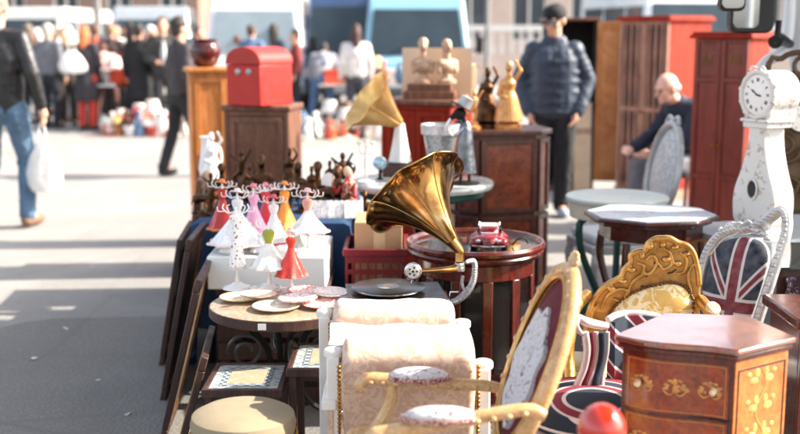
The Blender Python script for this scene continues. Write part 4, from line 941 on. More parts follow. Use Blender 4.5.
# candle stand
t = thing('candelabrum', 'white wire candelabrum on the left rim of the marble table', 'candle holder', (XU(366, 5.5, .9), 5.5, ZM))
MB().lathe([(.05, 0), (.045, .01), (.01, .02), (.006, .06), (.011, .1), (.006, .16), (.006, .2)], 14).build('stem', FIGW, t)
for sg in (-1, 1): MB().tube([(0, 0, .15), (sg*.02, 0, .145), (sg*.034, 0, .165), (sg*.034, 0, .19)], .004, 6, 4).build('arm', FIGW, t)
for px in (-.034, 0, .034): MB().lathe([(.006, .19), (.014, .2), (.014, .206)], 10, (px, 0, .008 if px == 0 else 0)).build('candle_cup', FIGW, t)
t = thing('glass_globe', 'small blue-white glass globe ornament on a stand beside the candelabrum', 'ornament', (XU(380, 5.62, .9), 5.62, ZM))
MB().lathe([(.025, 0), (.008, .01), (.008, .05)], 12).build('stand', IRON, t); MB().ell((0, 0, .085), (.036,)*3, 20, 12).build('globe', plain('blue_glass', 'a8c8dc', .05, .3, .1, 10, 0, .5), t)
# second gramophone
def horn(mat, L, rth, rm, power=2.6, petals=8, n=64, rings=30, thick=.002):
    pts = []
    def f(i, j):
        t_ = j; a = i*2*pi
        r = rth+(rm-rth)*(t_**power*.8+.2*t_)
        sc = 1+(.055*t_*t_)*abs(cos(petals*a/2))**.7*1.0
        return r*sc*cos(a), r*sc*sin(a), L*(t_-.10*t_**8*(1+.4*abs(cos(petals*a/2))))
    return f
def build_horn(name, mat, parent, M_, L, rth, rm, power, petals=8, rib=.0022, ribmat=None):
    f = horn(mat, L, rth, rm, power, petals); N = petals*10; RN = 34
    m = MB(M_); vs = []; fs = []
    for side in (0, 1):
        for j in range(RN+1):
            for i in range(N):
                x, y, z = f(i/N, j/RN)
                if side: k = 1-.0025/max(.01, math.hypot(x, y)); x *= k; y *= k; z += .0018*(j/RN)
                vs.append((x, y, z))
    o = (RN+1)*N
    for j in range(RN):
        for i in range(N):
            k = (i+1) % N; fs.append((j*N+i, j*N+k, (j+1)*N+k, (j+1)*N+i)); fs.append((o+j*N+i, o+(j+1)*N+i, o+(j+1)*N+k, o+j*N+k))
    for i in range(N): k = (i+1) % N; fs.append((RN*N+i, RN*N+k, o+RN*N+k, o+RN*N+i)); fs.append((k, i, o+i, o+k))
    m.add(vs, fs); h = m.build(name, mat, parent, ang=60)
    m = MB(M_)
    for p in range(petals):
        a = (p+.5)/petals; m.tube([(f(a, j/20)[0]*1.005, f(a, j/20)[1]*1.005, f(a, j/20)[2]) for j in range(0, 21)], rib, 6)
    m.build('seam_ribs', ribmat or mat, h)
    m = MB(M_); ring = [f(i/N, 1.0) for i in range(N+1)]; m.tube([(x*1.004, y*1.004, z) for x, y, z in ring], .0035, 8); m.build('rolled_rim', ribmat or mat, h)
    return h
def horn_matrix(tail, axis, roll=0):
    z = V(axis).normalized(); q_ = z.to_track_quat('Z', 'Y').to_matrix().to_4x4()
    return MT.Translation(tail) @ q_ @ MT.Rotation(roll, 4, 'Z')
g2 = thing('gramophone', 'smaller gramophone with pale gold horn and white neck behind the marble table things', 'gramophone', (XU(399, 5.78, .9), 5.78, ZM), 0)
GD2 = brass('pale_gold_horn_metal', 'f0c684', 'd09a50', .32, .2, 6)
MB().box(-.085, .085, -.085, .085, 0, .06).build('base_box', MAHD, g2, bevel=.005)
MB().lathe([(.07, .061), (.07, .068), (.01, .072)], 30).build('turntable', BLKPL, g2)
MB().lathe([(.062, .073), (.055, .1), (.043, .16), (.03, .24), (.024, .275)], 24, (.005, .02, 0)).build('white_neck', FIGW, g2)
tl = V((.005, .02, .27)); ax = V((-.78, -.22, .58))
build_horn('horn', GD2, g2, horn_matrix(tl, ax, .2), .26, .024, .178, 1.15)
# lattice bucket
q = NT('pierced_tin'); vec = q.mapping((1, 1, 1)); vv = q.vor(vec, 70); q.set(Base_Color=q.ramp(vv, [(.2, '5c5e62'), (.4, 'a8aaae')]), Metallic=.6, Roughness=.4); q.bump(vv, .6, .003); TIN = q.m
t = thing('metal_bucket', 'tapered pierced grey metal bucket standing left of the monkey waiter statue'.replace('monkey ', ''), 'bucket', (XU(440, 5.62, .9), 5.6, ZM))
MB().lathe([(.045, 0), (.05, .01), (.092, .275), (.096, .28), (.092, .285), (.086, .27), (.045, .02)], 32).build('bucket_wall', TIN, t)
MB().lathe([(.093, .235), (.097, .238), (.1, .285), (.097, .287), (.092, .24)], 32).build('lattice_band', plain('pale_tin', 'c8c8ca', .4, .5, .3, 60), t)
# waiter statue
MET = brass('welded_metal', '8c8f94', '4a4c52', .35, .6, 22)
t = thing('waiter_statue', 'metal waiter statue with a tilted cap and grey coat bending over the bucket', 'statue', (XU(465, 5.45, .9), 5.45, ZM), R(0))
MB().lathe([(.075, 0), (.075, .008), (.02, .014)], 24).build('base_plate', IRON, t)
for sx in (-1, 1): MB().tube([(sx*.022, 0, .01), (sx*.02, 0, .07)], .008, 8).build('leg', IRON, t)
MB().lathe([(.058, .055), (.056, .07), (.042, .18), (.036, .26), (.026, .3), (.012, .315)], 20, sy=.8).build('coat', MET, t)
m = MB(); m.tube([(0, 0, .3), (-.012, -.01, .33)], .01); m.ell((-.03, -.015, .35), (.034, .03, .032)); m.cap((-.05, -.02, .345), (-.072, -.03, .33), .018, .012); m.build('head', IRON, t)
for sg in (0, 1): MB().tube([(-.01, -.02+sg*.04, .28), (-.06, -.03+sg*.04, .24), (-.09, -.035+sg*.03, .29), (-.075, -.035, .33)], .006, 8, 4).build('arm', CHROME, t)
MB(T(-.012, -.01, .385, 0, R(28))).lathe([(.035, 0), (.034, .03), (.036, .05), (.01, .054)], 20).build('cap', plain('cap_grey', 'b0b0b2', .4, .4), t)
MB(T(-.016, -.01, .38, 0, R(28))).lathe([(.056, 0), (.056, .005), (.03, .01)], 20, (-.012, 0, 0)).build('cap_brim', IRON, t)
# orange-red splash: small jerry tin on marble table between horn and statue
t = thing('orange_canister', 'orange canister behind the waiter statue', 'canister', (XU(459, 5.78, .9), 5.8, ZM))
MB().lathe([(.05, 0), (.055, .01), (.055, .2), (.03, .24), (.02, .27)], 20).build('canister_body', plain('orange_enamel', 'd8662a', .3, 0, .1), t); MB().cyl((0, 0, .27), .024, .02).build('cap', BLKPL, t)

# ------------------------------------------------------------ table with plates
px_, py_ = XU(282, 3.88, .6), 3.9
b = thing('round_side_table', 'round table with scrolled iron base and brown rim under the painted plates', 'table', (px_, py_, 0))
MB().lathe([(.245, .555), (.26, .56), (.262, .588), (.25, .5915), (.2, .592)], 56).build('tabletop', wood('cream_top', '6a5444', '9c8468', 'c8b090', .4, .2), b)
MB().lathe([(.2625, .552), (.266, .556), (.266, .586), (.2625, .589)], 56, capped=False).build('rim_band', DARKW, b)
for k in range(4):
    a = k*pi/2+.35; ca, sa = cos(a), sin(a)
    pts = [(.2, .55), (.12, .5), (.06, .42), (.05, .3), (.1, .2), (.18, .14), (.24, .05), (.25, .012)]
    MB().tube([(r*ca, r*sa, z) for r, z in pts], .011, 8, 5).build('leg', IRON, b)
    sp = [(.14+.07*cos(t)*(1-t/14), .42+.07*sin(t)*(1-t/14)) for t in [i*.5 for i in range(20)]]
    MB().tube([(r*ca, r*sa, z) for r, z in sp], .007, 8, 2).build('scroll', plain('grey_iron', '5a5654', .45, .5), b)
MB().lathe([(.06, .28), (.07, .29), (.06, .3)], 24).build('ring', IRON, b)
o = MB(T(XU(262, 3.63, .57), 3.628, .572, R(0))).box(-.014, .014, -.0006, .0006, -.01, .012).build('price_tag', plain('paper', 'ece8e0', .8, 0, .03), None)
o.location = (0, 0, 0); tag(o, 'small white price tag stuck on the rim of the plate table', 'tag')
def plate(label, u, v, r, c1, c2, c3, z, tilt=0):
    q = NT('plate_pattern'); vec = q.mapping()
    n1 = q.noise(vec, 30, 4, .6, 2)
    q.set(Base_Color=q.ramp(n1, [(.38, c1), (.46, 'f0e6dc'), (.52, 'f2e9e0'), (.56, c2), (.64, c3)]), Roughness=.2)
    y = YG(v, z); b = thing('painted_plate', label, 'plate', (XU(u, y, z), y, z), 0, 'painted plates on the round table'); b.rotation_euler = (R(tilt), 0, random.uniform(0, 6))
    MB().lathe([(r*.55, 0), (r*.6, .002), (r*.7, .006), (r*.98, .011), (r, .013), (r*.97, .0145), (r*.7, .0105), (r*.55, .006), (.001, .0055)], 44).build('dish', q.m, b)
    MB().lathe([(r*.985, .0128), (r*1.01, .0138), (r*.99, .0155), (r*.965, .0148)], 44, capped=False).build('painted_rim', plain('rim_'+c2, c2, .25, 0, .2, 30), b)
zz = .5925
plate('cream plate with yellow border at the left side of the round table', 240, 300, .075, 'd8c060', 'c89a40', 'e8d8a0', zz)
plate('white plate with faint flowers at the front middle of the round table', 276, 309, .085, 'e0b0a0', 'b8a070', 'c8d0a0', zz)
plate('red patterned plate near the front right of the round table', 323, 307, .075, 'c8443a', 'b83a34', 'e0907c', zz)
plate('bright red plate lying behind the front right plate', 306, 293, .07, 'd03a30', 'c02a2a', 'e8b0a0', zz+.0)
plate('white plate with pink rose at the right edge, overlapping the others', 331, 295, .07, 'e8a8a8', 'c8a8a0', 'd0d0b8', zz+.016, 3)
plate('orange and cream plate tucked between the yellow bordered plate and the front one', 258, 297, .07, 'c87a3a', 'b86a4a', 'e0c090', zz+.015, 2)
plate('grey-rose patterned plate overlapping the front middle plate', 298, 301, .072, 'b88a8a', '9a7a80', 'd8a8a0', zz+.016, -2)
plate('pale blue-green plate at the back between the figurine stands', 264, 291, .06, 'a8c0b0', '8aa8a0', 'e0b8a8', zz)
# ------------------------------------------------------------ tile tables
q = NT('mosaic_tiles'); vec = q.mapping((1, 1, 1))
br = q.n('ShaderNodeTexChecker'); br.inputs['Scale'].default_value = 62; q.l(vec, br.inputs[0])
n1 = q.noise(vec, 30, 2); base = q.mix(br.outputs['Fac'], 'a8aaa4', '7c8a92'); base = q.mix(q.ramp(n1, [(.5, 0.0), (.56, .8)]), base, 'bab6aa')
q.set(Base_Color=base, Roughness=.35); TILE = q.m
q = NT('blue_tile_border'); ck = q.n('ShaderNodeTexChecker'); ck.inputs['Scale'].default_value = 55; q.l(q.mapping(), ck.inputs[0]); q.set(Base_Color=q.mix(ck.outputs['Fac'], '56656f', 'a8aeac'), Roughness=.3); TILB = q.m
TILC = plain('cream_tile', 'a8997f', .35, 0, .2, 40, .3)
def tiletable(label, u0, u1, yf, yb, z):
    x0, x1 = XU(u0, yf, z), XU(u1, yf, z)
    b = thing('tile_table', label, 'table', ((x0+x1)/2, (yf+yb)/2, 0), R(0), 'mosaic topped nesting tables'); hw = (x1-x0)/2; hd = (yb-yf)/2
    m = MB()
    m.box(-hw, hw, -hd, -hd+.018, z-.03, z); m.box(-hw, hw, hd-.018, hd, z-.03, z); m.box(-hw, -hw+.018, -hd+.018, hd-.018, z-.03, z); m.box(hw-.018, hw, -hd+.018, hd-.018, z-.03, z); m.box(-hw+.018, hw-.018, -hd+.018, hd-.018, z-.03, z-.012)
    m.build('top_frame', DARKW, b, bevel=.003)
    MB().box(-hw+.019, hw-.019, -hd+.019, hd-.019, z-.012, z-.004).build('mosaic', TILE, b)
    m = MB(); e = .05; f = .068
    for (a, c, d, g) in ((-hw+e, hw-e, -hd+e, -hd+f), (-hw+e, hw-e, hd-f, hd-e), (-hw+e, -hw+f, -hd+f, hd-f), (hw-f, hw-e, -hd+f, hd-f)): m.box(a, c, d, g, z-.004, z-.002)
    m.build('tile_border', TILB, b); MB().box(-hw+f+.002, hw-f-.002, -hd+f+.002, hd-f-.002, z-.004, z-.0025).build('centre_tiles', TILC, b)
    for sx in (-1, 1):
        for sy in (-1, 1): MB().box(sx*(hw-.02)-.013, sx*(hw-.02)+.013, sy*(hd-.02)-.013, sy*(hd-.02)+.013, 0, z-.03, .85).build('leg', DARKW, b)
        MB().tube([(sx*(hw-.02), -hd+.02, .12), (sx*(hw-.02), hd-.02, .12)], .009).build('stretcher', DARKW, b)
tiletable('mosaic-topped dark table at the left, just behind the stool', 201, 282, 3.42, 3.72, .42)
tiletable('taller mosaic-topped table beside the cream chair frame', 286, 340, 3.47, 3.78, .475)
# ------------------------------------------------------------ stool
b = thing('footstool', 'round beige fabric stool with nail trimmed rim at the bottom edge', 'stool', (XU(243, 3.02, .5), 3.02, 0))
STF = NT('beige_weave'); vec = STF.mapping((1, 1, 1)); wv = STF.n('ShaderNodeTexChecker'); wv.inputs['Scale'].default_value = 420; STF.l(vec, wv.inputs[0])
STF.set(Base_Color=STF.mix(wv.outputs['Fac'], STF.ramp(STF.noise(vec, 14, 4), [(.3, '80705a'), (.7, '96866a')]), '9e8f74'), Roughness=.9); STF.bump(wv.outputs['Fac'], .4, .001); STF = STF.m
MB().lathe([(.14, .41), (.148, .43), (.152, .455), (.146, .48), (.12, .494), (.07, .502), (.01, .505)], 56).build('cushion', STF, b)
MB().lathe([(.145, .352), (.153, .36), (.153, .40), (.147, .411)], 56).build('apron', plain('white_gilt', 'cfc6b8', .45, .1, .15), b)
m = MB()
for i in range(64): a = 2*pi*i/64; m.ell((.1525*cos(a), .1525*sin(a), .424), .0045, 8, 5)
m.build('nail_trim', BRASSD, b)
MB().tube([(.1535*cos(a*pi/24), .1535*sin(a*pi/24), .415) for a in range(49)], .003, 6).build('braid', plain('pink_braid', 'c89c80', .8), b)
for k in range(4):
    a = k*pi/2+pi/4; MB().tube([(.125*cos(a), .125*sin(a), .36), (.14*cos(a), .14*sin(a), .28), (.115*cos(a), .115*sin(a), .12), (.14*cos(a), .14*sin(a), .01)], [.025, .02, .012, .016], 10, 5).build('leg', plain('white_gilt', 'cfc6b8', .45, .1, .15), b)

# ------------------------------------------------------------ pictures and panels leaning along the left side of the stall
def frame(label, x, y, rz, w_, h, lean, fm, inner, kind='picture_frame', gr='frames leaning along the left side of the stall', depth=.025, fw=.05):
    b = thing(kind, label, 'frame', (x, y, 0), rz, gr); M_ = T(rx=lean)
    m = MB(M_)
    for (a, c, d, g) in ((-w_/2, w_/2, 0, fw), (-w_/2, w_/2, h-fw, h), (-w_/2, -w_/2+fw, fw, h-fw), (w_/2-fw, w_/2, fw, h-fw)): m.box(a, c, 0, depth, d, g)
    m.build('frame', fm, b, bevel=.004)
    m = MB(M_); e = fw*.99
    for (a, c, d, g) in ((-w_/2+e, w_/2-e, e, e+.015), (-w_/2+e, w_/2-e, h-e-.015, h-e), (-w_/2+e, -w_/2+e+.015, e+.015, h-e-.015), (w_/2-e-.015, w_/2-e, e+.015, h-e-.015)): m.box(a, c, -.001, depth-.004, d, g)
    m.build('inner_moulding', GOLDP, b)
    MB(M_).box(-w_/2+e+.016, w_/2-e-.016, depth*.4, depth*.7, e+.016, h-e-.016).build('picture' if kind == 'picture_frame' else 'glass', inner, b)
    return b
PIC = tapestry('faded_print', 'b0a488', ('6a6a50', 'd8cca8', '8a7a5a'), 6)
PICD = tapestry('dark_painting', '3a2a20', ('1e1814', '5a4430', '2a3a30'), 5)
# face outward to the left (-x) : local -y -> world -x means rz = -90
frame('dark and gilt picture frame nearest the stool, leaning on the tile table', -.83, 3.78, R(-84), .42, .5, R(-16), DARKW, PIC)
frame('second dark frame from the stool leaning below the plate table', -.95, 4.3, R(-86), .5, .66, R(-14), DARKW, PICD)
frame('tall reddish brown frame leaning at the white foam block', -1.04, 4.75, R(-88), .45, .72, R(-11), DARKW, PICD)
frame('dark frame leaning on the blue cloth corner', -1.17, 5.3, R(-85), .55, .62, R(-10), DARKW, PICD)
frame('brown frame leaning halfway along the blue cloth', -1.2, 5.9, R(-86), .5, .82, R(-9), WAL, PICD)
frame('far brown frame leaning at the end of the blue cloth', -1.27, 6.45, R(-84), .45, .92, R(-8), DARKW, PICD)
frame('reddish frame leaning below the orange cabinet', -1.38, 7.15, R(-86), .4, .8, R(-6), MAROON, PICD)
# ------------------------------------------------------------ gramophone stand table + gramophone
GY = 3.9; gx = XU(391, GY, .65)
b = thing('low_side_table', 'small dark wooden side table carrying the brass gramophone', 'table', (gx+.01, GY, 0))
MB().box(-.2, .2, -.17, .17, .57, .595).build('tabletop', MAHD, b, bevel=.004)
for sx in (-1, 1):
    for sy in (-1, 1): MB().box(sx*.17-.018, sx*.17+.018, sy*.14-.018, sy*.14+.018, 0, .57).build('leg', MAHD, b)
g = thing('gramophone', 'large polished brass horn gramophone with a black record turntable', 'gramophone', (gx, GY, .5955), 0)
GM_ = T(.012, 0, 0, rz=R(6))
MB(GM_).box(-.155, .165, -.125, .125, 0, .028).build('case', MAHD, g, bevel=.004)
MB(GM_).box(-.17, .18, -.14, .14, .028, .038).build('case_top', BLKPL, g, bevel=.003)
MB().cyl((-.01, 0, .038), .02, .02).build('spindle', CHROME, g)
MB().lathe([(.118, .045), (.122, .047), (.122, .053), (.11, .054)], 56, (-.01, 0, 0)).build('turntable', CHROME, g)
q = NT('vinyl'); vec = q.mapping(); gr = q.n('ShaderNodeTexWave', wave_type='RINGS', rings_direction='Z'); gr.inputs['Scale'].default_value = 90; q.l(q.mapping(loc=(.01, 0, 0)), gr.inputs[0])
q.set(Base_Color='0a0a0c', Roughness=.22); q.bump(gr.outputs['Fac'], .4, .0006)
rec = MB().lathe([(.132, .0545), (.134, .0555), (.132, .057), (.045, .0568)], 64, (-.01, 0, 0)).build('record', q.m, g)
MB().lathe([(.042, .0568), (.042, .0578), (.002, .058)], 32, (-.01, 0, 0)).build('record_label', plain('record_label_paper', '8a8886', .6), rec)
MB().tube([(.165, -.02, .015), (.21, -.02, .015), (.215, -.02, .04), (.245, -.02, .04)], .004, 8).build('crank', CHROME, g)
# geometry from picture: reproducer, arm, elbow, bracket
L0 = g.location
def GP(u, v, y): return W(u, v, y)-L0
rp = GP(413, 271, 3.83); el = GP(458, 268, 3.88); tl = GP(460, 251, 3.89)
MB().tube([GP(421, 271, 3.835), GP(440, 270, 3.85), GP(452, 269, 3.87), GP(459, 266, 3.885)], [.008, .010, .012, .014], 14, 6).build('tone_arm', BRASS, g)
MB().lathe([(.019, 0), (.02, .01), (.017, .03)], 20, tuple(GP(459.5, 269, 3.885)-V((0, 0, .006)))).build('elbow_collar', NICK, g)
MB().tube([GP(459.5, 262, 3.885), GP(460, 254, 3.89), tl, tl+V((-.03, .0, .04))], [.015, .016, .0165, .018], 14, 5).build('elbow', BRASS, g)
rm = MB(MT.Translation(rp) @ MT.Rotation(pi/2, 4, 'X') @ MT.Rotation(R(0), 4, 'Y'))
rm.lathe([(.028, -.006), (.031, -.004), (.031, .006), (.027, .009)], 36); ro = rm.build('reproducer', CHROME, g)
rm = MB(MT.Translation(rp) @ MT.Rotation(pi/2, 4, 'X')); rm.lathe([(.025, .0092), (.023, .0098), (.001, .0098)], 30); rm.build('diaphragm', plain('mica', 'd0ccc4', .2, .1, .35, 90, .5), ro)
m = MB(MT.Translation(rp) @ MT.Rotation(pi/2, 4, 'X'))
for k in range(5): a = 2*pi*k/5; m.ell((.014*cos(a), .014*sin(a), .0105), (.004, .004, .002), 8, 5)
m.ell((0, 0, .0105), (.005, .005, .003), 8, 5); m.build('rosette', IRON, ro)
MB().tube([rp+V((0, 0, -.028)), rp+V((-.006, 0, -.045))], .0025, 6).build('needle', CHROME, ro)
# bracket : curved, ornate strip
bp = [GP(466, 262, 3.92), GP(474, 262, 3.94), GP(474.5, 274, 3.94), GP(472, 284, 3.94), GP(466, 293, 3.945), GP(458, 300, 3.945), GP(449, 303, 3.94)]
m = MB(); m.tube(bp, [.008, .012, .013, .015, .017, .016, .012], 8, 6, flat=.6)
for i, p in enumerate(catmull(bp, 5)): m.ell(p+V((.0, -.010, 0)), (.007, .004, .006), 8, 5)
m.tube([GP(463, 276, 3.94), GP(462, 284, 3.94), GP(465, 293, 3.94)], .006, 8, 4)
m.build('bracket', plain('silver_filigree', 'b0b0b4', .35, .6, .45, 70, 1.0, bscale=180, bdist=.003), g)
MB().tube([GP(449, 303, 3.94), GP(446, 301, 3.94)], .012, 8).build('bracket_foot', NICK, g)
mouth = W(411, 187, 4.06)-L0
ax = mouth-tl
hl = ax.length
axn = ax.normalized()
build_horn('horn', HORN, g, horn_matrix(tl+axn*.0, ax, .25), hl*1.05, .0155, .203, 2.0, 8, .0022, BRASS)

# ------------------------------------------------------------ drum display table
DX, DY = XU(475.5, 4.5, .7), 4.5
b = thing('drum_table', 'round mahogany drum display table with glass panels and tray top', 'table', (DX, DY, 0))
MB().lathe([(.235, .645), (.27, .655), (.283, .672), (.276, .683), (.27, .684)], 72).build('top_moulding', MAH, b)
MB().lathe([(.268, .684), (.287, .688), (.29, .70), (.284, .712), (.272, .712), (.262, .700), (.262, .6845)], 72, capped=False).build('gallery_rim', MAH, b)
MB().lathe([(.2615, .6845), (.2615, .692), (.001, .692)], 64).build('glass_top', plain('smoked_glass_top', '2a2624', .04, 0, .1, 3, 0, 1), b)
MB().lathe([(.238, .58), (.245, .585), (.245, .645)], 64, capped=False).build('frieze', MAH, b)
MB().lathe([(.25, .0), (.262, .01), (.262, .04), (.245, .06), (.235, .075)], 64).build('base_ring', MAH, b)
MB().lathe([(.235, .05), (.24, .2), (.235, .2), (.001, .2)], 48).build('lower_shelf', MAHD, b)
MB().lathe([(.236, .075), (.242, .08), (.242, .13), (.236, .132)], 64, capped=False).build('lower_frieze', MAH, b)
GLP = NT('cabinet_glass'); GLP.set(Base_Color='d8dcdc', Roughness=.03, Transmission_Weight=1.0, IOR=1.3); GLP = GLP.m
for k in range(12):
    a = 2*pi*k/12+.14; MB(T(rz=a)).box(.232, .25, -.02, .02, .128, .584).build('stile', MAH, b, bevel=.003)
for k in range(12):
    a = 2*pi*(k+.5)/12+.14; M_ = T(rz=a)
    MB(M_).box(.236, .239, -.043, .043, .135, .58).build('glass_panel', GLP, b)
MB().lathe([(.001, .2001), (.17, .2002), (.17, .57), (.001, .571)], 24, capped=False).build('inner_column', plain('dark_lining', '2a1a16', .6), b)
# toy car
t = thing('toy_car', 'small dark red vintage toy car with a white luggage rack on the drum table', 'toy car', (XU(489, 4.44, .72), 4.44, .6925), R(-6))
t.scale = (1.22, 1.0, .9)
CR = plain('toy_red_paint', '7c141c', .25, .2, .15, 20, .1, .6)
m = MB(); L, hw = .13, .055
m.cap((-.03, -.05, .035), (-.03, .06, .04), .026, .028); m.cap((.03, -.05, .035), (.03, .06, .04), .026, .028); m.ell((0, -.01, .045), (.045, .085, .028), 18, 10)
m.ell((0, .02, .066), (.04, .048, .03), 18, 10); m.cap((0, -.075, .04), (0, .0, .05), .022, .028)
for sx in (-1, 1):
    for sy in (-.045, .05): m.ell((sx*.048, sy, .03), (.018, .028, .024), 12, 8)
m.build('car_body', CR, t, remesh=.0035, sm=2)
for sx in (-1, 1):
    for sy in (-.045, .05):
        wl = MB(T(sx*.052, sy, .019, 0, pi/2, 0)).lathe([(.01, -.009), (.019, -.008), (.019, .008), (.01, .009)], 20); wo = wl.build('wheel', BLKPL, t)
        MB(T(sx*.052, sy, .019, 0, pi/2, 0)).cyl((0, 0, -.011), .009, .022).build('hubcap', CHROME, wo)
    MB(T(sx*.034, -.078, .043, pi/2)).lathe([(.009, 0), (.0085, .006), (.003, .008)], 14).build('headlight', CHROME, t)
    MB().box(sx*.0385-.001, sx*.0385+.003, .0, .04, .064, .084).build('side_window', BLKPL, t)
MB(T(rx=R(20))).box(-.026, .026, -.012, -.006, .062, .08).build('windscreen', plain('toy_glass', 'a8b0b4', .1), t)
m = MB()
for i in range(6): m.tube([(-.014+i*.0056, -.094, .028), (-.014+i*.0056, -.096, .05)], .0014, 6)
m.build('grille', CHROME, t); MB().tube([(-.055, -.092, .022), (0, -.106, .022), (.055, -.092, .022)], .004, 8, 5).build('bumper', CHROME, t)
m = MB()
for i in range(6): m.tube([(-.034, -.015+i*.014, .1), (.034, -.015+i*.014, .1)], .0022, 6)
for sx in (-1, 1): m.tube([(sx*.034, -.02, .104), (sx*.034, .06, .104)], .0028, 6); m.tube([(sx*.03, -.01, .1), (sx*.03, -.01, .088)], .002, 6); m.tube([(sx*.03, .05, .1), (sx*.03, .05, .086)], .002, 6)
m.build('roof_rack', FIGW, t)
t = thing('small_key', 'thin black wire handle lying on the drum table right of the toy car', 'handle', (XU(517, 4.45, .72), 4.45, .6925), 0)
MB().tube([(-.02, 0, .004), (0, -.01, .03), (.03, -.005, .035), (.045, 0, .012)], .003, 8, 5).build('wire', IRON, t)

# ------------------------------------------------------------ cream scroll-arm chair
CDM = damask('cream_damask', 'c8ab96', 'd4bcaa', .8, 26); CDM2 = damask('peach_damask', 'c4a088', 'd2b49e', .8, 30)
x0, x1 = XU(318, 3.12, .7), XU(462, 3.12, .7)
ccx = (x0+x1)/2
b = thing('cream_armchair', 'cream damask scroll-arm chair with white frame and brass nail trim', 'armchair', (ccx, 3.19, 0))
hw = (x1-x0)/2
def armroll(yc, th, xa, xb, ztop, mat, name='arm_pad'):
    n = 18; poly = []
    for i in range(n+1):
        a = pi*i/n; poly.append((yc+cos(a)*th, ztop-.05+sin(a)*.05))
    poly = [(yc+th*1.0, ztop-.09)]+poly+[(yc-th, ztop-.09), (yc-th*.75, ztop-.16), (yc-th*.65, .34), (yc+th*.65, .34), (yc+th*.75, ztop-.16)]
    def f(u, v):
        k = 1-.0*u; return None
    P = len(poly); vs = []; fs = []; segs = 16
    for j in range(segs+1):
        t_ = j/segs; x = xa+(xb-xa)*t_; e = min(t_, 1-t_)*segs; sc = 1 if e >= 1 else .93+.07*e
        for (yy, z) in poly: vs.append((x, yc+(yy-yc)*sc, ztop-.2+(z-ztop+.2)*sc+.003*sin(9*t_+yy*30)))
    for j in range(segs):
        for i in range(P): k = (i+1) % P; fs.append((j*P+i, j*P+k, (j+1)*P+k, (j+1)*P+i))
    fs.append(tuple(range(P))); fs.append(tuple(segs*P+i for i in range(P-1, -1, -1)))
    return MB().add(vs, fs).build(name, mat, b, ang=50, subd=1, disp=(.012, .09))
zf, zb = ZV(300, 3.42), ZV(338, 3.04)
xa = XU(331, 3.38, .7)-ccx; xb = XU(456, 3.38, .7)-ccx
armroll(3.42-3.19, .075, xa, xb, zf, CDM)
xa2 = XU(341, 3.04, .7)-ccx; xb2 = XU(476, 3.04, .7)-ccx
armroll(3.04-3.19, .085, xa2, xb2, zb, CDM2)
MB().sheet(lambda u, t: (xa+.004+(xb2-xa-.01)*u, .19-.30*t, (zf-.105)*(1-t)+(zb-.082)*t-.012*sin(t*pi)+.004*sin(u*14+3*t)), 24, 10, .05).build('seat_cushion', CDM, b)
MB().box(xa, xb+.02, -.25, .29, .25, .33).build('seat_rail', WHITEP, b, bevel=.006)
for (yy, xx, zt) in ((.23, xa, zf), (-.15, xa2, zb)):
    for xo, nm in ((xx-.022, 'front_post'), (xx+(xb-xa if yy > 0 else xb2-xa2)+.022, 'back_post')):
        m = MB(); dz = .05 if xo < 0 else .085; m.box(xo-.02, xo+.02, yy-.035, yy+.035, .0, zt-dz, .9); m.lathe([(.028, 0), (.028, .02), (.022, .025)], 12, (xo, yy, zt-dz-.005)); m.build('leg', WHITEP, b, bevel=.005)
for (yy, xx, zt, n) in ((.155, xa-.002, zf, 22), (-.235, xa2-.002, zb, 30), (.155, xb+.002, zf, 22), (-.235, xb2+.002, zb, 30)):
    m = MB()
    for i in range(n): m.ell((xx, yy, zt-.06-i*.0125), .0062, 8, 5)
    m.build('nail_trim', BRASSD, b)
MB().box(xa2-.055, xa2-.012, -.2, .27, .5, .53).build('side_rail', WHITEP, b, bevel=.005)
MB().box(xa2-.04, xa2-.022, -.19, .25, .34, .5).build('side_panel', CDM2, b, bevel=.003)

# ------------------------------------------------------------ gilded oval back armchair
TAP = tapestry('floral_tapestry', 'd8d4d0', ('7a6a72', 'b0a8b0', '8a8e86'), 34)
BURG = plain('burgundy_velvet', '5e1620', .9, 0, .15, 20, .3)
b = thing('gilded_armchair', 'gilded oval-back armchair with burgundy and grey floral tapestry, facing left', 'armchair', (.22, 2.66, 0), 0)
o0 = V(b.location)
def CP(u, v, y): return W(u, v, y)-o0
top = CP(570, 270, 2.76); bot = CP(501, 448, 2.68)
cen = (top+bot)/2; up = (top-bot)/2
wd = V((.11, -.20, -.005)); wd = V((.016, -.18, 0))
nrm = up.cross(wd).normalized()      # towards viewer-left?
if nrm.x > 0: nrm = -nrm
def ov(a, k=1.0, o=0, sh=0): return cen+up*(cos(a)*k+sh)+wd*(sin(a)*k)+nrm*o
N = 56
m = MB(); m.tube([ov(2*pi*i/N, 1-.0) for i in range(N+1)], .019, 12); 
for i in range(0, N, 1): 
    if i % 2 == 0: m.ell(ov(2*pi*i/N, 1.0, .014), .010, 8, 5)
m.build('back_frame', GILT, b)
m = MB(); m.tube([ov(2*pi*i/N, .91, .012) for i in range(N+1)], .008, 8); m.build('beading', GOLDP, b)
def disc(k, o, h, mat, name, rings=6):
    m = MB(); vs = []; fs = []
    for r in range(rings):
        kk = k*(1-r/(rings))
        for i in range(N): vs.append(ov(2*pi*i/N, kk, o+h*sin(r/(rings-1)*pi/2)))
    vs2 = [ov(2*pi*i/N, k, o-.012) for i in range(N)]
    for r in range(rings-1):
        for i in range(N): j = (i+1) % N; fs.append((r*N+i, r*N+j, (r+1)*N+j, (r+1)*N+i))
    fs.append(tuple((rings-1)*N+i for i in range(N))); s0 = len(vs); vs += vs2
    for i in range(N): j = (i+1) % N; fs.append((i, s0+i, s0+j, j))
    fs.append(tuple(s0+i for i in range(N)))
    return m.add(vs, fs).build(name, mat, b)
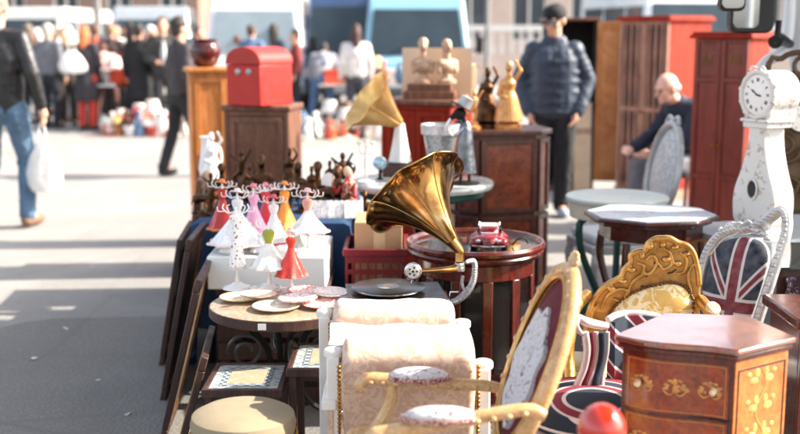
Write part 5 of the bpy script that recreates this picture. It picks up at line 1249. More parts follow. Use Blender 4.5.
bp_ = disc(.9, .0, .022, BURG, 'back_pad'); 
# floral medallion proud of the pad
m = MB(); vs = []; fs = []; rr = 5
for r in range(rr):
    kk = (.62)*(1-r/rr)
    for i in range(N):
        a = 2*pi*i/N; w_ = 1+.06*sin(7*a)+.04*sin(11*a+1)
        vs.append(ov(a, kk*w_, .0225+.007*(r/rr), -.1))
for i in range(N): vs.append(ov(2*pi*i/N, .62*(1+.06*sin(7*2*pi*i/N)+.04*sin(11*2*pi*i/N+1)), .008, -.1))
for r in range(rr-1):
    for i in range(N): j = (i+1) % N; fs.append((r*N+i, r*N+j, (r+1)*N+j, (r+1)*N+i))
fs.append(tuple((rr-1)*N+i for i in range(N)))
for i in range(N): j = (i+1) % N; fs.append((i, rr*N+i, rr*N+j, j))
fs.append(tuple(rr*N+i for i in range(N)))
m.add(vs, fs).build('tapestry_medallion', TAP, bp_)
m = MB(); ct = ov(0, 1.06)
for k in range(7):
    a = -pi/2+k*pi/6; m.cap(ct+V((0, 0, -.01)), ct+(up.normalized()*cos(a*.8)*.032+wd.normalized()*sin(a)*.035), .009, .006)
m.ell(ct, (.014, .014, .014)); m.build('carved_crest', GILT, b, remesh=.003, sm=1)
BRG = damask('burgundy_edging', '7a2a2c', 'c8a08c', .8, 90)
for (yy, uj, vj, uf, vf, nm) in ((2.87, 494, 386, 364, 380, 'far'), (2.47, 532, 410, 374, 434, 'near')):
    j0 = CP(uj, vj, yy); f0 = CP(uf, vf, yy-.0); mid = (j0+f0)/2
    m = MB(); m.tube([j0+V((.03, 0, -.015)), j0+V((-.02, 0, 0)), mid+V((0, 0, .0)), f0+V((.03, 0, .004)), f0+V((0, 0, -.002)), f0+V((-.012, 0, -.02)), f0+V((.004, 0, -.028))], [.015, .016, .018, .018, .017, .016, .011], 12, 6)
    for i in range(10): p = j0+(f0-j0)*(i+.5)/10; m.ell(p+V((0, -.017, -.002)), (.009, .006, .007), 8, 5)
    ar = m.build('arm_rail', GILT, b)
    pc_ = f0+(j0-f0)*.42
    L_ = (j0-f0).length*.23
    MB(MT.Translation(pc_+V((0, 0, .014)))).ell((0, 0, 0), (L_*1.15, .038, .019), 24, 10).build('arm_pad_edging', BRG, ar)
    MB(MT.Translation(pc_+V((0, -.002, .021)))).ell((0, 0, 0), (L_, .034, .0225), 24, 10).build('arm_pad', TAP, ar)
    sb = V((f0.x+.02, j0.y, .47)); 
    m = MB(); m.tube([f0+V((.075, 0, -.012)), f0+V((.07, 0, -.07)), f0+V((.03, 0, -.14)), V((f0.x-.03, j0.y, .47)), V((f0.x-.02, j0.y, .42))], [.014, .019, .02, .022, .024], 12, 6); m.tube([f0+V((.078, -.014, -.02)), f0+V((.068, -.016, -.08)), f0+V((.025, -.017, -.15))], .005, 8, 5)
    m.build('arm_support', GILT, b)
xl, xr = CP(352, 430, 2.66).x, CP(500, 430, 2.66).x
m = MB(); m.prism([(xl, -.2), (xl-.02, -.0), (xl, .2), (xr, .17), (xr, -.17)], .37, .43); m.build('seat_frame', GILT, b, bevel=.012)
m = MB(); m.prism([(xl+.015, -.18), (xl-.0, 0), (xl+.015, .18), (xr-.01, .15), (xr-.01, -.15)], .43, .485); m.build('seat_cushion', TAP, b, bevel=.022)
for (lx, ly) in ((xl+.015, -.17), (xl+.015, .17), (xr-.02, -.15), (xr-.02, .15)):
    MB().lathe([(.01, 0), (.02, .02), (.012, .05), (.024, .3), (.016, .33), (.028, .36), (.028, .38)], 16, (lx, ly, 0)).build('leg', GILT, b)
for sg in (-1, 1): MB().tube([V((xr-.01, sg*.1, .4)), ov(pi+sg*-.45, 1.0)+V((0, 0, 0))], .018, 10).build('back_post', GILT, b)

# ------------------------------------------------------------ right hand tables
b = thing('green_iron_table', 'pale round table with fluted rim on curved green iron legs and castors', 'table', (XU(617, 5.42, .75), 5.42, 0))
gxx = b.location.x
MB().lathe([(.23, .735), (.25, .74), (.255, .755), (.25, .762), (.2, .763)], 56).build('tabletop', plain('pale_stone_top', 'c8cfc6', .35, 0, .1, 6, .1, .2), b)
MB().lathe([(.222, .655), (.23, .66), (.23, .735)], 80, mod=lambda t_, a: 1+.015*cos(40*a)).build('fluted_apron', plain('cream_apron', 'c8c0a8', .5, 0, .15), b)
for k in range(3):
    a = k*2*pi/3+pi+.28; ca, sa = cos(a), sin(a)
    pts = [(.17, .655), (.2, .62), (.19, .5), (.13, .35), (.1, .27), (.15, .2), (.24, .13), (.26, .06)]
    MB().tube([(r*ca, r*sa, z) for r, z in pts], [.018]*8, 10, 6).build('leg', IRONG, b)
    cs = MB().ell((.26*ca, .26*sa, .03), (.03, .03, .03)).tube([(.26*ca, .26*sa, .03), (.26*ca, .26*sa, .08)], .013).build('castor', IRONG, b)
MB().lathe([(.1, .262), (.11, .27), (.1, .278)], 30).build('ring', IRONG, b)
b = thing('octagonal_table', 'octagonal grey-topped table with dark moulded edge and curved black legs', 'table', (XU(651, 4.86, .77), 4.86, 0), R(8))
rr = .29; poly = lambda r: [(r*cos(2*pi*(i+.5)/8), r*.92*sin(2*pi*(i+.5)/8)) for i in range(8)]
MB().prism(poly(.3), .745, .763).build('top_edge', MAHD, b, bevel=.006); MB().prism(poly(.285), .7632, .768).build('marble_inset', plain('pale_blue_grey_marble', 'b4bcc4', .3, 0, .08, 8, .05, .2), b)
MB().prism(poly(.27), .725, .745).build('top_moulding', MAHD, b, bevel=.006); MB().prism(poly(.23), .66, .725).build('frieze', MAHD, b)
for k in range(4):
    a = k*pi/2+pi/4; ca, sa = cos(a), sin(a)
    MB().tube([(r*ca, r*sa, z) for r, z in [(.24, .66), (.245, .55), (.2, .4), (.14, .28), (.12, .2), (.2, .08), (.24, .01)]], [.018, .018, .016, .015, .015, .014, .018], 10, 5).build('leg', MAHD, b)
MB().lathe([(.12, .19), (.13, .2), (.12, .21)], 24).build('ring', MAHD, b)
b = thing('burl_drum_table', 'low round honey-burl pedestal table tucked beneath the octagonal one', 'table', (XU(684, 5.28, .6), 5.28, 0))
BUR2 = wood('honey_burl', '6a3a1c', 'a06a3a', 'cc9a62', .35, .4, 8, 'burl', 1.4)
MB().lathe([(.17, .6), (.2, .608), (.205, .625), (.2, .636), (.15, .638)], 48).build('tabletop', BUR2, b)
MB().lathe([(.19, .0), (.19, .04), (.15, .06), (.13, .3), (.15, .56), (.165, .6)], 40).build('drum', BUR2, b)
b = thing('round_table', 'small round grey-topped table standing under the white clock', 'table', (XU(752, 4.9, .68), 4.9, 0))
MB().lathe([(.23, .65), (.25, .655), (.255, .668), (.25, .679), (.2, .68)], 56).build('tabletop', plain('grey_round_top', 'a8b0b4', .35, 0, .1, 6, .1, .2), b)
MB().lathe([(.16, 0), (.15, .03), (.04, .06), (.03, .2), (.05, .35), (.03, .5), (.06, .65)], 24).build('pedestal', WHITEP, b)
zc = .6805; cxx = XU(769, 4.8, 1); 
# ------------------------------------------------------------ white longcase style clock
b = thing('white_clock', 'distressed white waisted clock with roman dial and oval door hole', 'clock', (cxx-.005, 4.84, zc), R(-63))
hw = .078; dp = .062
def bez(zf): return zf
CKM = plain('distressed_white', 'e4e0da', .55, 0, .06, 14, .3); q = NT('distressed_white_wear'); vec = q.mapping(); nn = q.noise(vec, 26, 6, .7)
q.set(Base_Color=q.ramp(nn, [(.56, 'dedad4'), (.62, 'a08670'), (.66, 'dcd6ce')]), Roughness=.55); q.bump(nn, .3, .002); CKW = q.m
prof = [(0, .092), (.03, .112), (.06, .12), (.12, .124), (.18, .114), (.26, .082), (.34, .058), (.41, .047), (.46, .047)]
pl = [(-r, z) for z, r in prof]+[(r, z) for z, r in reversed(prof)]
pts = [(p[0], p[1]+.0) for p in pl]
sm_l = catmull([(x, 0, z) for x, z in pts[:len(prof)]], 4); sm_r = catmull([(x, 0, z) for x, z in pts[len(prof):]], 4)
poly = [(p.x, p.z) for p in sm_l]+[(p.x, p.z) for p in sm_r]
MB().plate([(x, z+.02) for x, z in poly], -dp, dp).build('waist', CKW, b, bevel=.008)
MB().box(-.108, .108, -dp-.012, dp+.012, 0, .03).build('foot', CKW, b, bevel=.006)
MB(T(0, -dp-.001, .2, pi/2)).lathe([(.02, 0), (.031, .002), (.033, .006), (.027, .008)], 30, sy=1.5).build('oval_bezel', CKW, b)
MB(T(0, -dp-.0065, .2, pi/2)).lathe([(.026, 0), (.025, .003), (.001, .003)], 30, sy=1.5).build('oval_glass', BLKPL, b)
m = MB(); m.box(-.072, .072, -dp-.012, dp+.012, .47, .495); m.box(-.082, .082, -dp-.02, dp+.018, .495, .51); m.build('neck_cornice', CKW, b, bevel=.005)
# hood : flattened round drum
n = 40; hc = .615; hr = .098
hp = [(-.075, .511)]+[(-(hr)*sin(pi*(.22+.78*i/(n))) if False else hr*cos(a), hc+hr*1.06*sin(a)) for a in [pi+.62-(pi+1.24)*i/n for i in range(n+1)]]+[(.075, .511)]
MB().plate(hp, -dp, dp+.03).build('hood', CKW, b, bevel=.004)
m = MB(); m.tube([(hr*.96*cos(2*pi*i/40), -dp-.004, hc+hr*1.0*sin(2*pi*i/40)) for i in range(41)], .011, 10)
for i in range(20):
    a = 2*pi*i/20+.1*sin(i*2.3); k_ = (.008, .013, .007, .011)[i % 4]; m.ell((hr*1.0*cos(a), -dp-.004, hc+hr*1.04*sin(a)), (k_*1.3, .009, k_), 8, 6)
for sx in (-1, 1): m.tube([(0, -dp-.01, hc+hr*1.16), (sx*.03, -dp-.012, hc+hr*1.22), (sx*.045, -dp-.01, hc+hr*1.08)], .006, 6, 4)
m.build('dial_surround', CKW, b)
dl = MB(T(0, -dp-.0005, hc, pi/2)).lathe([(.083, -.004), (.084, .002), (.08, .004), (.001, .0055)], 48, sy=1.04).build('dial', plain('dial_enamel', 'f2efe8', .3, 0, .03, 8), b)
INK = plain('dial_ink', '1a1a1e', .5, 0, 0, bump=0)
NUM = ['XII', 'I', 'II', 'III', 'IIII', 'V', 'VI', 'VII', 'VIII', 'IX', 'X', 'XI']
m = MB()
for i, s_ in enumerate(NUM):
    a = pi/2-2*pi*i/12; R0 = .062; wch = {'I': .0042, 'V': .0085, 'X': .0085}; tot = sum(wch[c] for c in s_); x = -tot/2
    M2 = T(R0*cos(a), -dp-.0062, hc+R0*1.04*sin(a)) @ MT.Rotation(-(a-pi/2)*1.0, 4, 'Y')
    mm = MB(M2); h_ = .0075
    for c in s_:
        w_ = wch[c]; xc = x+w_/2; x += w_
        if c == 'I': mm.box(xc-.0011, xc+.0011, -.0004, .0004, -h_, h_)
        if c == 'V': mm.tube([(xc-.003, 0, h_), (xc, 0, -h_)], .0011, 4); mm.tube([(xc+.003, 0, h_), (xc, 0, -h_)], .0007, 4)
        if c == 'X': mm.tube([(xc-.003, 0, h_), (xc+.003, 0, -h_)], .0011, 4); mm.tube([(xc+.003, 0, h_), (xc-.003, 0, -h_)], .0007, 4)
    m.v += []; o_ = len(m.v); m.v += mm.v; m.f += [tuple(o_+k for k in f_) for f_ in mm.f]
m.build('roman_numerals', INK, dl)
for nm, a, L_ in (('hour_hand', R(-12), .03), ('minute_hand', R(147), .045)):
    MB(MT.Translation((0, -dp-.0085, hc)) @ MT.Rotation(-a, 4, 'Y')).plate([(-.01, -.001), (-.01, .001), (L_*.4, .003), (L_*.65, .0045), (L_*.8, .002), (L_, 0), (L_*.8, -.002), (L_*.65, -.0045), (L_*.4, -.003)], -.0005, .0005).build(nm, INK, dl)
MB(T(0, -dp-.009, hc, pi/2)).lathe([(.005, 0), (.003, .003)], 12).build('hand_boss', INK, dl)
# ------------------------------------------------------------ bronze scrollwork clock stand at right edge
b = thing('scrollwork_clock', 'brown wrought scrollwork stand with a small white dial at the right edge', 'clock', (XU(800, 5.25, 1), 5.27, 0), R(-10))
BRN = plain('aged_brown_iron', '5a4632', .5, .5, .3, 20, .5)
m = MB(); H = 1.46
def spiral(cx, cz, r, turns, dirn=1, st=0):
    return [(cx+r*(1-.8*i/(turns*16))*cos(st+dirn*i*2*pi/16), 0, cz+r*(1-.8*i/(turns*16))*sin(st+dirn*i*2*pi/16)) for i in range(int(turns*16)+1)]
for (cx, cz, r, t_, d_, s_) in ((-.06, 1.28, .1, 1.6, 1, 0), (.08, 1.3, .1, 1.6, -1, pi), (-.07, 1.02, .09, 1.6, -1, 0), (.09, 1.0, .09, 1.6, 1, pi), (-.05, .8, .08, 1.5, 1, 0), (.08, .8, .08, 1.5, -1, pi), (0, 1.4, .06, 1.4, 1, 0)): MB().tube(spiral(cx, cz, r, t_, d_, s_), .011, 8).build('scroll', BRN, b)

m = MB(); m.tube([(-.17, .01, .05), (-.17, .01, 1.3), (-.1, .01, 1.44), (0, .01, 1.47), (.1, .01, 1.44), (.17, .01, 1.3), (.17, .01, .05)], .014, 10, 4); m.box(-.2, .2, -.12, .14, 0, .05); m.tube([(-.17, .01, .7), (.17, .01, .7)], .01)
m.build('outer_frame', BRN, b)
MB().box(-.155, .155, .03, .04, .7, 1.38).build('back_panel', plain('brown_back_panel', '6a563e', .7, 0, .2), b)
MB(T(.0, -.035, 1.16, pi/2)).lathe([(.07, -.05), (.075, 0), (.066, .01)], 36).build('dial_case', BRN, b)
d2 = MB(T(.0, -.047, 1.16, pi/2)).lathe([(.062, 0), (.001, .0015)], 36).build('dial', plain('dial_enamel', 'f2efe8', .3, 0, .03, 8), b)
m = MB()
for i in range(12): a = 2*pi*i/12; m.tube([(.046*cos(a), -.0495, 1.16+.046*sin(a)), (.056*cos(a), -.0495, 1.16+.056*sin(a))], .0016, 5)
m.tube([(0, -.0505, 1.16), (-.02, -.0505, 1.18)], .0015, 5); m.tube([(0, -.0505, 1.16), (.01, -.0505, 1.2)], .0012, 5); m.build('markings', INK, d2)
# silver ornate chair
SLV = plain('silver_grey_lacquer', 'b9bcbc', .35, .3, .2, 24, .4, .2); SUPH = damask('silver_upholstery', 'b4bcbe', 'd0d4d2', .6, 22)
b = thing('silver_chair', 'silver framed oval-back chair with pale grey upholstery behind the octagonal table', 'chair', (1.23, 6.08, 0), R(-78))
m = MB(T(0, .2, .5, rx=R(-10))); N2 = 40
ovp = [(.185*sin(2*pi*i/N2)*(1+.1*cos(2*pi*i/N2)), .31+.26*-cos(2*pi*i/N2)) for i in range(N2+1)]
m.tube([(x, 0, z) for x, z in ovp], .02, 10)
for x, z in ovp[::2]: m.ell((x*1.02, -.012, z), (.012, .01, .012), 8, 5)
for sx in (-1, 1): m.tube([(0, 0, .58), (sx*.05, 0, .61), (sx*.08, 0, .57)], .011, 8, 4)
m.build('back_frame', SLV, b)
MB(T(0, .2, .5, rx=R(-10))).pillow([(x*.9, .31+(z-.31)*.92) for x, z in ovp[:-1]], .012, .03).build('back_pad', SUPH, b)
MB().prism([(-.2, -.24), (.2, -.24), (.23, .0), (.19, .21), (-.19, .21), (-.23, 0)], .37, .42).build('seat_rail', SLV, b, bevel=.01)
MB().prism([(-.185, -.22), (.185, -.22), (.21, .0), (.175, .19), (-.175, .19), (-.21, 0)], .42, .47).build('seat_cushion', SUPH, b, bevel=.02)
for sx in (-1, 1):
    for sy in (-1, 1): MB().tube([(sx*.18, sy*.2, .39), (sx*.2, sy*.22, .3), (sx*.18, sy*.2, .12), (sx*.21, sy*.23, .01)], [.026, .022, .014, .018], 10, 5).build('leg', SLV, b)
    MB().tube([(sx*.1, .2, .4), (sx*.09, .21, .55)], .016).build('back_post', SLV, b)

# ------------------------------------------------------------ gilded rococo armchair
YR = 3.7
b = thing('rococo_armchair', 'gilded carved rococo armchair with yellow brocade and brown nail trim', 'armchair', (XU(645, YR, .6), YR, 0), R(-12))
def RX(u): return (u-645)/FPX*YR*1.0
def RZ(v): return ZV(v, YR)
BROC = damask('yellow_brocade', 'd8ae5c', 'f0deb0', .6, 20)
out = [(582, 345), (584, 322), (590, 303), (602, 287), (618, 277), (622, 268), (628, 262), (628, 254), (636, 250), (643, 249), (645, 242), (652, 237), (660, 236), (668, 236), (676, 240), (686, 243), (692, 250), (696, 262), (699, 280), (700, 345)]
poly = [(p.x, p.z) for p in catmull([(RX(u), 0, RZ(v)) for u, v in out], 3)]
GB = T(0, .0, 0, rx=0)
MB().plate(poly, .0, .035).build('back_frame', GOLDP, b, bevel=.008)
m = MB()
def RP(u, v, o=0): return (RX(u), -.004-o, RZ(v))
for i in range(0, len(poly)-4, 1): x, z = poly[i]; m.cap((x*.97, -.004, z-.006), (poly[i+1][0]*.97, -.004, poly[i+1][1]-.006), .010)
for seq in ([(628, 300), (630, 285), (640, 275), (650, 272), (655, 262), (650, 255), (644, 260)], [(655, 248), (666, 250), (670, 262), (662, 268), (656, 262)], [(676, 250), (684, 258), (682, 270), (674, 272)], [(600, 312), (606, 298), (618, 290), (626, 292), (622, 302), (612, 300)], [(634, 262), (642, 266), (640, 276), (632, 280)], [(690, 262), (686, 275), (690, 290)], [(590, 330), (592, 315), (598, 305)]):
    m.tube([RP(u, v, .004) for u, v in seq], [.003]+[.0065]*(len(seq)-2)+[.004], 8, 5)
random.seed(3)
for (u, v) in ((660, 244), (648, 246), (672, 246), (640, 256), (684, 252), (664, 258), (630, 270), (622, 282), (610, 290), (676, 262)): m.ell(RP(u, v, .004), (random.uniform(.010, .018), .012, random.uniform(.008, .014)), 8, 6)
m.build('carving', GOLDP, b, remesh=.0026)
# dark strips painting in the shade of the pierced carving
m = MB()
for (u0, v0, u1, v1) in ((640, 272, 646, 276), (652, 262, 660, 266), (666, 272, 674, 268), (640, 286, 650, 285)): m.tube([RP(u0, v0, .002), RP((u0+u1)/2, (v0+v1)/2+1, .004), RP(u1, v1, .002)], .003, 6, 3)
m.build('hollow_shade_strips', plain('painted_hollow_shade', '3a220c', .7), b)
inn = [(604, 400), (604, 345), (607, 322), (614, 308), (626, 297), (640, 289), (655, 284), (670, 281), (683, 284), (690, 293), (693, 310), (694, 400)]
ip = [(p.x, p.z) for p in catmull([(RX(u), 0, RZ(v)) for u, v in inn], 4)]
MB().pillow(ip, -.001, .05, 6).build('back_pad', BROC, b)
m = MB()
for i in range(len(ip)-1):
    a_, c_ = V((ip[i][0], -.012, ip[i][1])), V((ip[i+1][0], -.012, ip[i+1][1])); L_ = (c_-a_).length; k = max(1, int(L_/.014))
    for j in range(k): m.ell(a_+(c_-a_)*j/k, .006, 8, 5)
m.build('nail_trim', plain('dark_nails', '6a4426', .4, .6), b)
zs_ = .42
m = MB(); m.prism([(-.24, -.42), (.2, -.42), (.22, 0), (-.22, 0)], .33, .39); m.build('seat_rail', GOLDP, b, bevel=.012)
MB().prism([(-.22, -.4), (.18, -.4), (.2, -.02), (-.2, -.02)], .39, .45).build('seat_cushion', BROC, b, bevel=.022)
MB().box(-.2, .19, .0, .033, .33, .6).build('lower_back', GOLDP, b)
for (lx, ly) in ((-.22, -.4), (.19, -.4), (-.19, .01), (.18, .01)): MB().tube([(lx, ly, .34), (lx*1.1, ly*1.04, .25), (lx*.95, ly, .1), (lx*1.08, ly*1.04, .01)], [.032, .026, .015, .02], 10, 5).build('leg', GOLDP, b)
for sx in (-1, 1):
    X_ = -.235 if sx < 0 else .215
    MB().tube([(X_*.85, .0, .66), (X_, -.12, .64), (X_*1.05, -.26, .62), (X_*1.05, -.3, .6), (X_, -.29, .57)], [.02, .022, .022, .018, .012], 10, 5).build('arm', GOLDP, b)
    MB().tube([(X_, -.26, .6), (X_*1.05, -.24, .52), (X_, -.3, .4)], [.016, .02, .022], 10, 5).build('arm_support', GOLDP, b)
    MB(MT.Translation((X_, -.14, .668))).ell((0, 0, 0), (.024, .07, .014), 16, 8).build('arm_pad', BROC, b)
# gold tapestry stool with cream bolster between (545-595, 345-385)
b = thing('gold_footstool', 'low gold upholstered bench end with brown nail trim left of the rococo armchair', 'stool', (XU(566, 3.75, .4), 3.75, 0), R(4))
MB().box(-.12, .12, -.15, .15, .30, .40).build('seat_pad', damask('gold_tapestry', 'b8893c', 'dcc084', .7, 24), b, bevel=.02)
MB().box(-.125, .125, -.155, .155, .25, .30).build('seat_rail', GOLDP, b, bevel=.008)
for sx in (-1, 1):
    for sy in (-1, 1): MB().tube([(sx*.1, sy*.13, .26), (sx*.11, sy*.14, .15), (sx*.1, sy*.13, .01)], [.022, .014, .016], 8, 4).build('leg', GOLDP, b)
m = MB()
for i in range(16): m.ell((-.12+i*.016, -.153, .313), .006, 8, 5)
m.build('nail_trim', plain('dark_nails', '6a4426', .4, .6), b)
MB(T(.02, 0, .41, ry=pi/2)).lathe([(.01, -.09), (.035, -.085), (.04, 0), (.035, .085), (.01, .09)], 20).build('bolster', plain('pale_cream_fabric', 'd8cfb4', .8), b)

# ------------------------------------------------------------ union flag material on local panel coords (x,z), unit half sizes
def flagmat(name, ww, hh, cz, cx=0, diag=True):
    q = NT(name); sp = q.n('ShaderNodeSeparateXYZ'); q.l(q.mapping((1/ww, 1, 1/hh), loc=(-cx/ww, 0, -cz/hh)), sp.inputs[0])
    X, Z = sp.outputs[0], sp.outputs[2]; M = q.math
    ax, az = M('ABSOLUTE', X), M('ABSOLUTE', Z)
    red = M('MAXIMUM', M('LESS_THAN', ax, .16), M('LESS_THAN', az, .12))
    whi = M('MAXIMUM', M('LESS_THAN', ax, .25), M('LESS_THAN', az, .19))
    dg = M('ABSOLUTE', M('SUBTRACT', ax, az))
    dr = M('LESS_THAN', dg, .08); dw = M('LESS_THAN', dg, .17)
    c = q.mix(dw, '122036', 'dcd6d2'); c = q.mix(dr, c, '7c1828'); c = q.mix(whi, c, 'e0dad6'); c = q.mix(red, c, '7c1828')
    n_ = q.noise(q.mapping((1, 1, 1)), 30, 4); c = q.mix(.15, c, q.ramp(n_, [(.3, '202020'), (.7, 'd0d0d0')]))
    q.set(Base_Color=c, Roughness=.85); q.bump(q.noise(q.mapping((1, 1, 1)), 500, 2), .5, .001); return q.m
YU = 4.0
b = thing('flag_armchair', 'tall silver carved chair with a Union Jack upholstered back beside the clock', 'armchair', (XU(732, YU, .7), YU, 0), R(-50))
UB = T(0, 0, .45, rx=R(-14)) @ T(0, 0, -.45)
UB2 = UB
def UX(u): return (u-736)/FPX*YU
def UZ(v): return ZV(v, YU)
ins = [(703, 335), (702, 300), (702, 275), (705, 257), (713, 246), (724, 240), (738, 237), (752, 240), (760, 252), (760, 275), (757, 300), (752, 335)]
ip = [(p.x*1.15, p.z) for p in catmull([(UX(u), 0, UZ(v)) for u, v in ins], 4)]
MB(UB).pillow(ip, .0, .035, 6).build('back_pad', flagmat('union_flag_back', .12, .17, UZ(306), .0), b)
outl = [(697, 345), (697, 300), (697, 275), (700, 255), (709, 240), (722, 232), (738, 228), (754, 216), (764, 206), (771, 212), (773, 230), (769, 260), (764, 300), (758, 345)]
op = [V((p.x*1.15, 0, p.z)) for p in catmull([(UX(u), 0, UZ(v)) for u, v in outl], 4)]
m = MB(UB); m.tube(op, .020, 10)
for i, p in enumerate(op):
    if i > 8: m.ell(p+V((0, -.018, 0)), (.012, .008, .009), 8, 5)
for k in range(14):
    a = k/13; m.ell((-.11+.2*a, -.012, UZ(240)+.03*sin(a*pi)+random.uniform(0, .03)), (random.uniform(.01, .018), .012, random.uniform(.008, .016)), 8, 6)
for sq in ([(708, 245), (714, 232), (724, 226), (730, 232), (724, 238)], [(740, 232), (746, 222), (756, 222), (754, 232)], [(728, 230), (736, 222), (744, 228)]): m.tube([(UX(u)*1.1, -.012, UZ(v)) for u, v in sq], [.005]+[.009]*(len(sq)-2)+[.005], 8, 5)
m.build('back_frame', SILV, b)
MB(UB).plate([(p[0]*.98, p[1]) for p in ip], .001, .02).build('back_board', SILV, b)
for sx, xx in ((-1, UX(698)*1.1), (1, UX(760)*1.1)): MB().tube([(xx, 0, UZ(340)), (xx*.95, .0, .42), (xx*1.02, .05, .2), (xx, .1, .0)], [.018, .022, .018, .016], 10, 5).build('leg', SILV, b)
for sx in (-1, 1): MB().tube([(sx*.15, -.36, .4), (sx*.165, -.38, .28), (sx*.15, -.36, .12), (sx*.165, -.38, .01)], [.026, .022, .014, .018], 10, 5).build('leg', SILV, b)
MB().prism([(-.17, -.38), (.17, -.38), (.14, .0), (-.14, 0)], .36, .42).build('seat_rail', SILV, b, bevel=.01)
MB().prism([(-.155, -.36), (.155, -.36), (.13, -.02), (-.13, -.02)], .42, .475).build('seat_cushion', flagmat('union_flag_seat', .15, 1, 0, .0), b, bevel=.02)

# low striped union flag tub chair (foreground)
b = thing('striped_tub_chair', 'low silver-pink tub chair with navy, maroon and white flag stripes before the chest', 'armchair', (XU(590, 3.0, .5), 3.12, 0), R(-8))
o0 = V(b.location); Rm = MT.Rotation(R(8), 4, 'Z')
def SP(u, v, y): return Rm @ (W(u, v, y)-o0)
PNK = plain('pinkish_silver_lacquer', 'c8b4b4', .35, .2, .15, 24, .3, .3)
NAVY = plain('navy_fabric', '1e2836', .85, 0, .2, 30, .4, bscale=300); MARN = plain('maroon_fabric', '6e1c28', .85, 0, .15, 30, .4, bscale=300); WFAB = plain('white_stripe_fabric', 'cfc4c0', .8, 0, .08, 30, .3)
def stripes(name):
    q = NT(name); sp = q.n('ShaderNodeSeparateXYZ'); vec = q.mapping(); q.l(vec, sp.inputs[0])
    # rings about the seat centre
    d = q.math('SQRT', q.math('ADD', q.math('POWER', q.math('ADD', sp.outputs[0], -.03), 2.0), q.math('POWER', q.math('ADD', sp.outputs[1], .10), 2.0)))
    c = q.ramp(d, [(0, '1e2836'), (.080, 'cfc4c0'), (.090, '7a1c2c'), (.118, 'cfc4c0'), (.128, '1e2836'), (.168, 'cfc4c0'), (.178, '7a1c2c')], 'CONSTANT')
    q.set(Base_Color=c, Roughness=.85); q.bump(q.noise(vec, 400, 2), .5, .001); return q.m
zse = ZV(392, 3.1)
n = 36; spoly = [(.03+.215*cos(2*pi*i/n), -.02+.21*sin(2*pi*i/n)) for i in range(n)]
m = MB(); vs = []; fs = []; rg = [(.9, zse-.09), (1, zse-.07), (1.02, zse-.04), (.97, zse-.015), (.8, zse-.003), (.5, zse+.006), (.02, zse+.01)]
m.lathe([(.205*r, z) for r, z in rg], 48, (.03, -.02, 0)); m.build('seat_cushion', stripes('flag_stripe_seat'), b)
MB().lathe([(.19, zse-.13), (.205, zse-.12), (.205, zse-.09), (.18, zse-.085)], 48, (.03, -.02, 0)).build('seat_rail', PNK, b)
m = MB(); m.tube([(.03+.203*cos(2*pi*i/60), -.02+.203*sin(2*pi*i/60), zse-.062) for i in range(61)], .006, 6); m.build('piping', WFAB, b)
for k in range(4): a = k*pi/2+pi/4; MB().tube([(.03+.17*cos(a), -.02+.17*sin(a), zse-.12), (.03+.19*cos(a), -.02+.19*sin(a), zse-.2), (.03+.17*cos(a), -.02+.17*sin(a), .12), (.03+.19*cos(a), -.02+.19*sin(a), .01)], [.026, .022, .014, .018], 10, 5).build('leg', PNK, b)
# arm with scroll, pixels (577..600, 318..395)
yA = 3.14
arm = [SP(600, 334, yA+.06), SP(592, 328, yA+.03), SP(584, 327, yA), SP(578, 322, yA-.02), SP(578, 331, yA-.02), SP(585, 338, yA), SP(586, 350, yA), SP(584, 366, yA), SP(578, 382, yA), SP(574, 394, yA)]
m = MB(); m.tube([SP(606, 326, yA+.1), SP(594, 324, yA+.04), SP(584, 321, yA), SP(578, 318, yA-.01), SP(575.5, 324, yA-.02), SP(579, 331, yA-.01), SP(585, 336, yA)], [.012, .014, .014, .011, .011, .008, .006], 10, 6)
m.build('arm_scroll', PNK, b)
for off, mt, rad, nm in ((0, PNK, .011, 'arm_support'), (7, MARN, .008, 'maroon_stripe'), (12, PNK, .008, 'arm_moulding'), (18, NAVY, .014, 'navy_stripe'), (25, PNK, .007, 'inner_moulding')):
    MB().tube([SP(585+off*.9, 332, yA+off*.001), SP(587+off*.8, 350, yA+off*.001), SP(584+off*.8, 368, yA+off*.001), SP(577+off, 386, yA), SP(574+off*1.1, 398, yA)], rad, 10, 6).build(nm, mt, b)
bk = [SP(608, 322, 3.26), SP(615, 318, 3.28), SP(624, 316, 3.3), SP(642, 316, 3.3), SP(660, 320, 3.3), SP(676, 330, 3.26)]
def bks(u, v):
    c = catmull(bk, 8); i = min(int(u*(len(c)-1)), len(c)-1); p = c[i]; return (p.x, p.y-.02*sin(v*pi), p.z*(1-v)+(zse-.06)*v)
q = NT('flag_back_bands'); sp = q.n('ShaderNodeSeparateXYZ'); q.l(q.mapping(), sp.inputs[0]); wv = q.math('MULTIPLY', q.math('ADD', sp.outputs[0], sp.outputs[2]), 9.0); fr = q.math('FRACT', wv)
q.set(Base_Color=q.ramp(fr, [(0, '1e2836'), (.45, 'cfc4c0'), (.52, '7a1c2c'), (.85, 'cfc4c0'), (.93, '1e2836')], 'CONSTANT'), Roughness=.85)
MB().sheet(bks, 40, 12, .03).build('curved_back', q.m, b)
MB().tube([p+V((0, 0, .006)) for p in catmull(bk, 8)], .012, 10).build('back_rail', PNK, b)

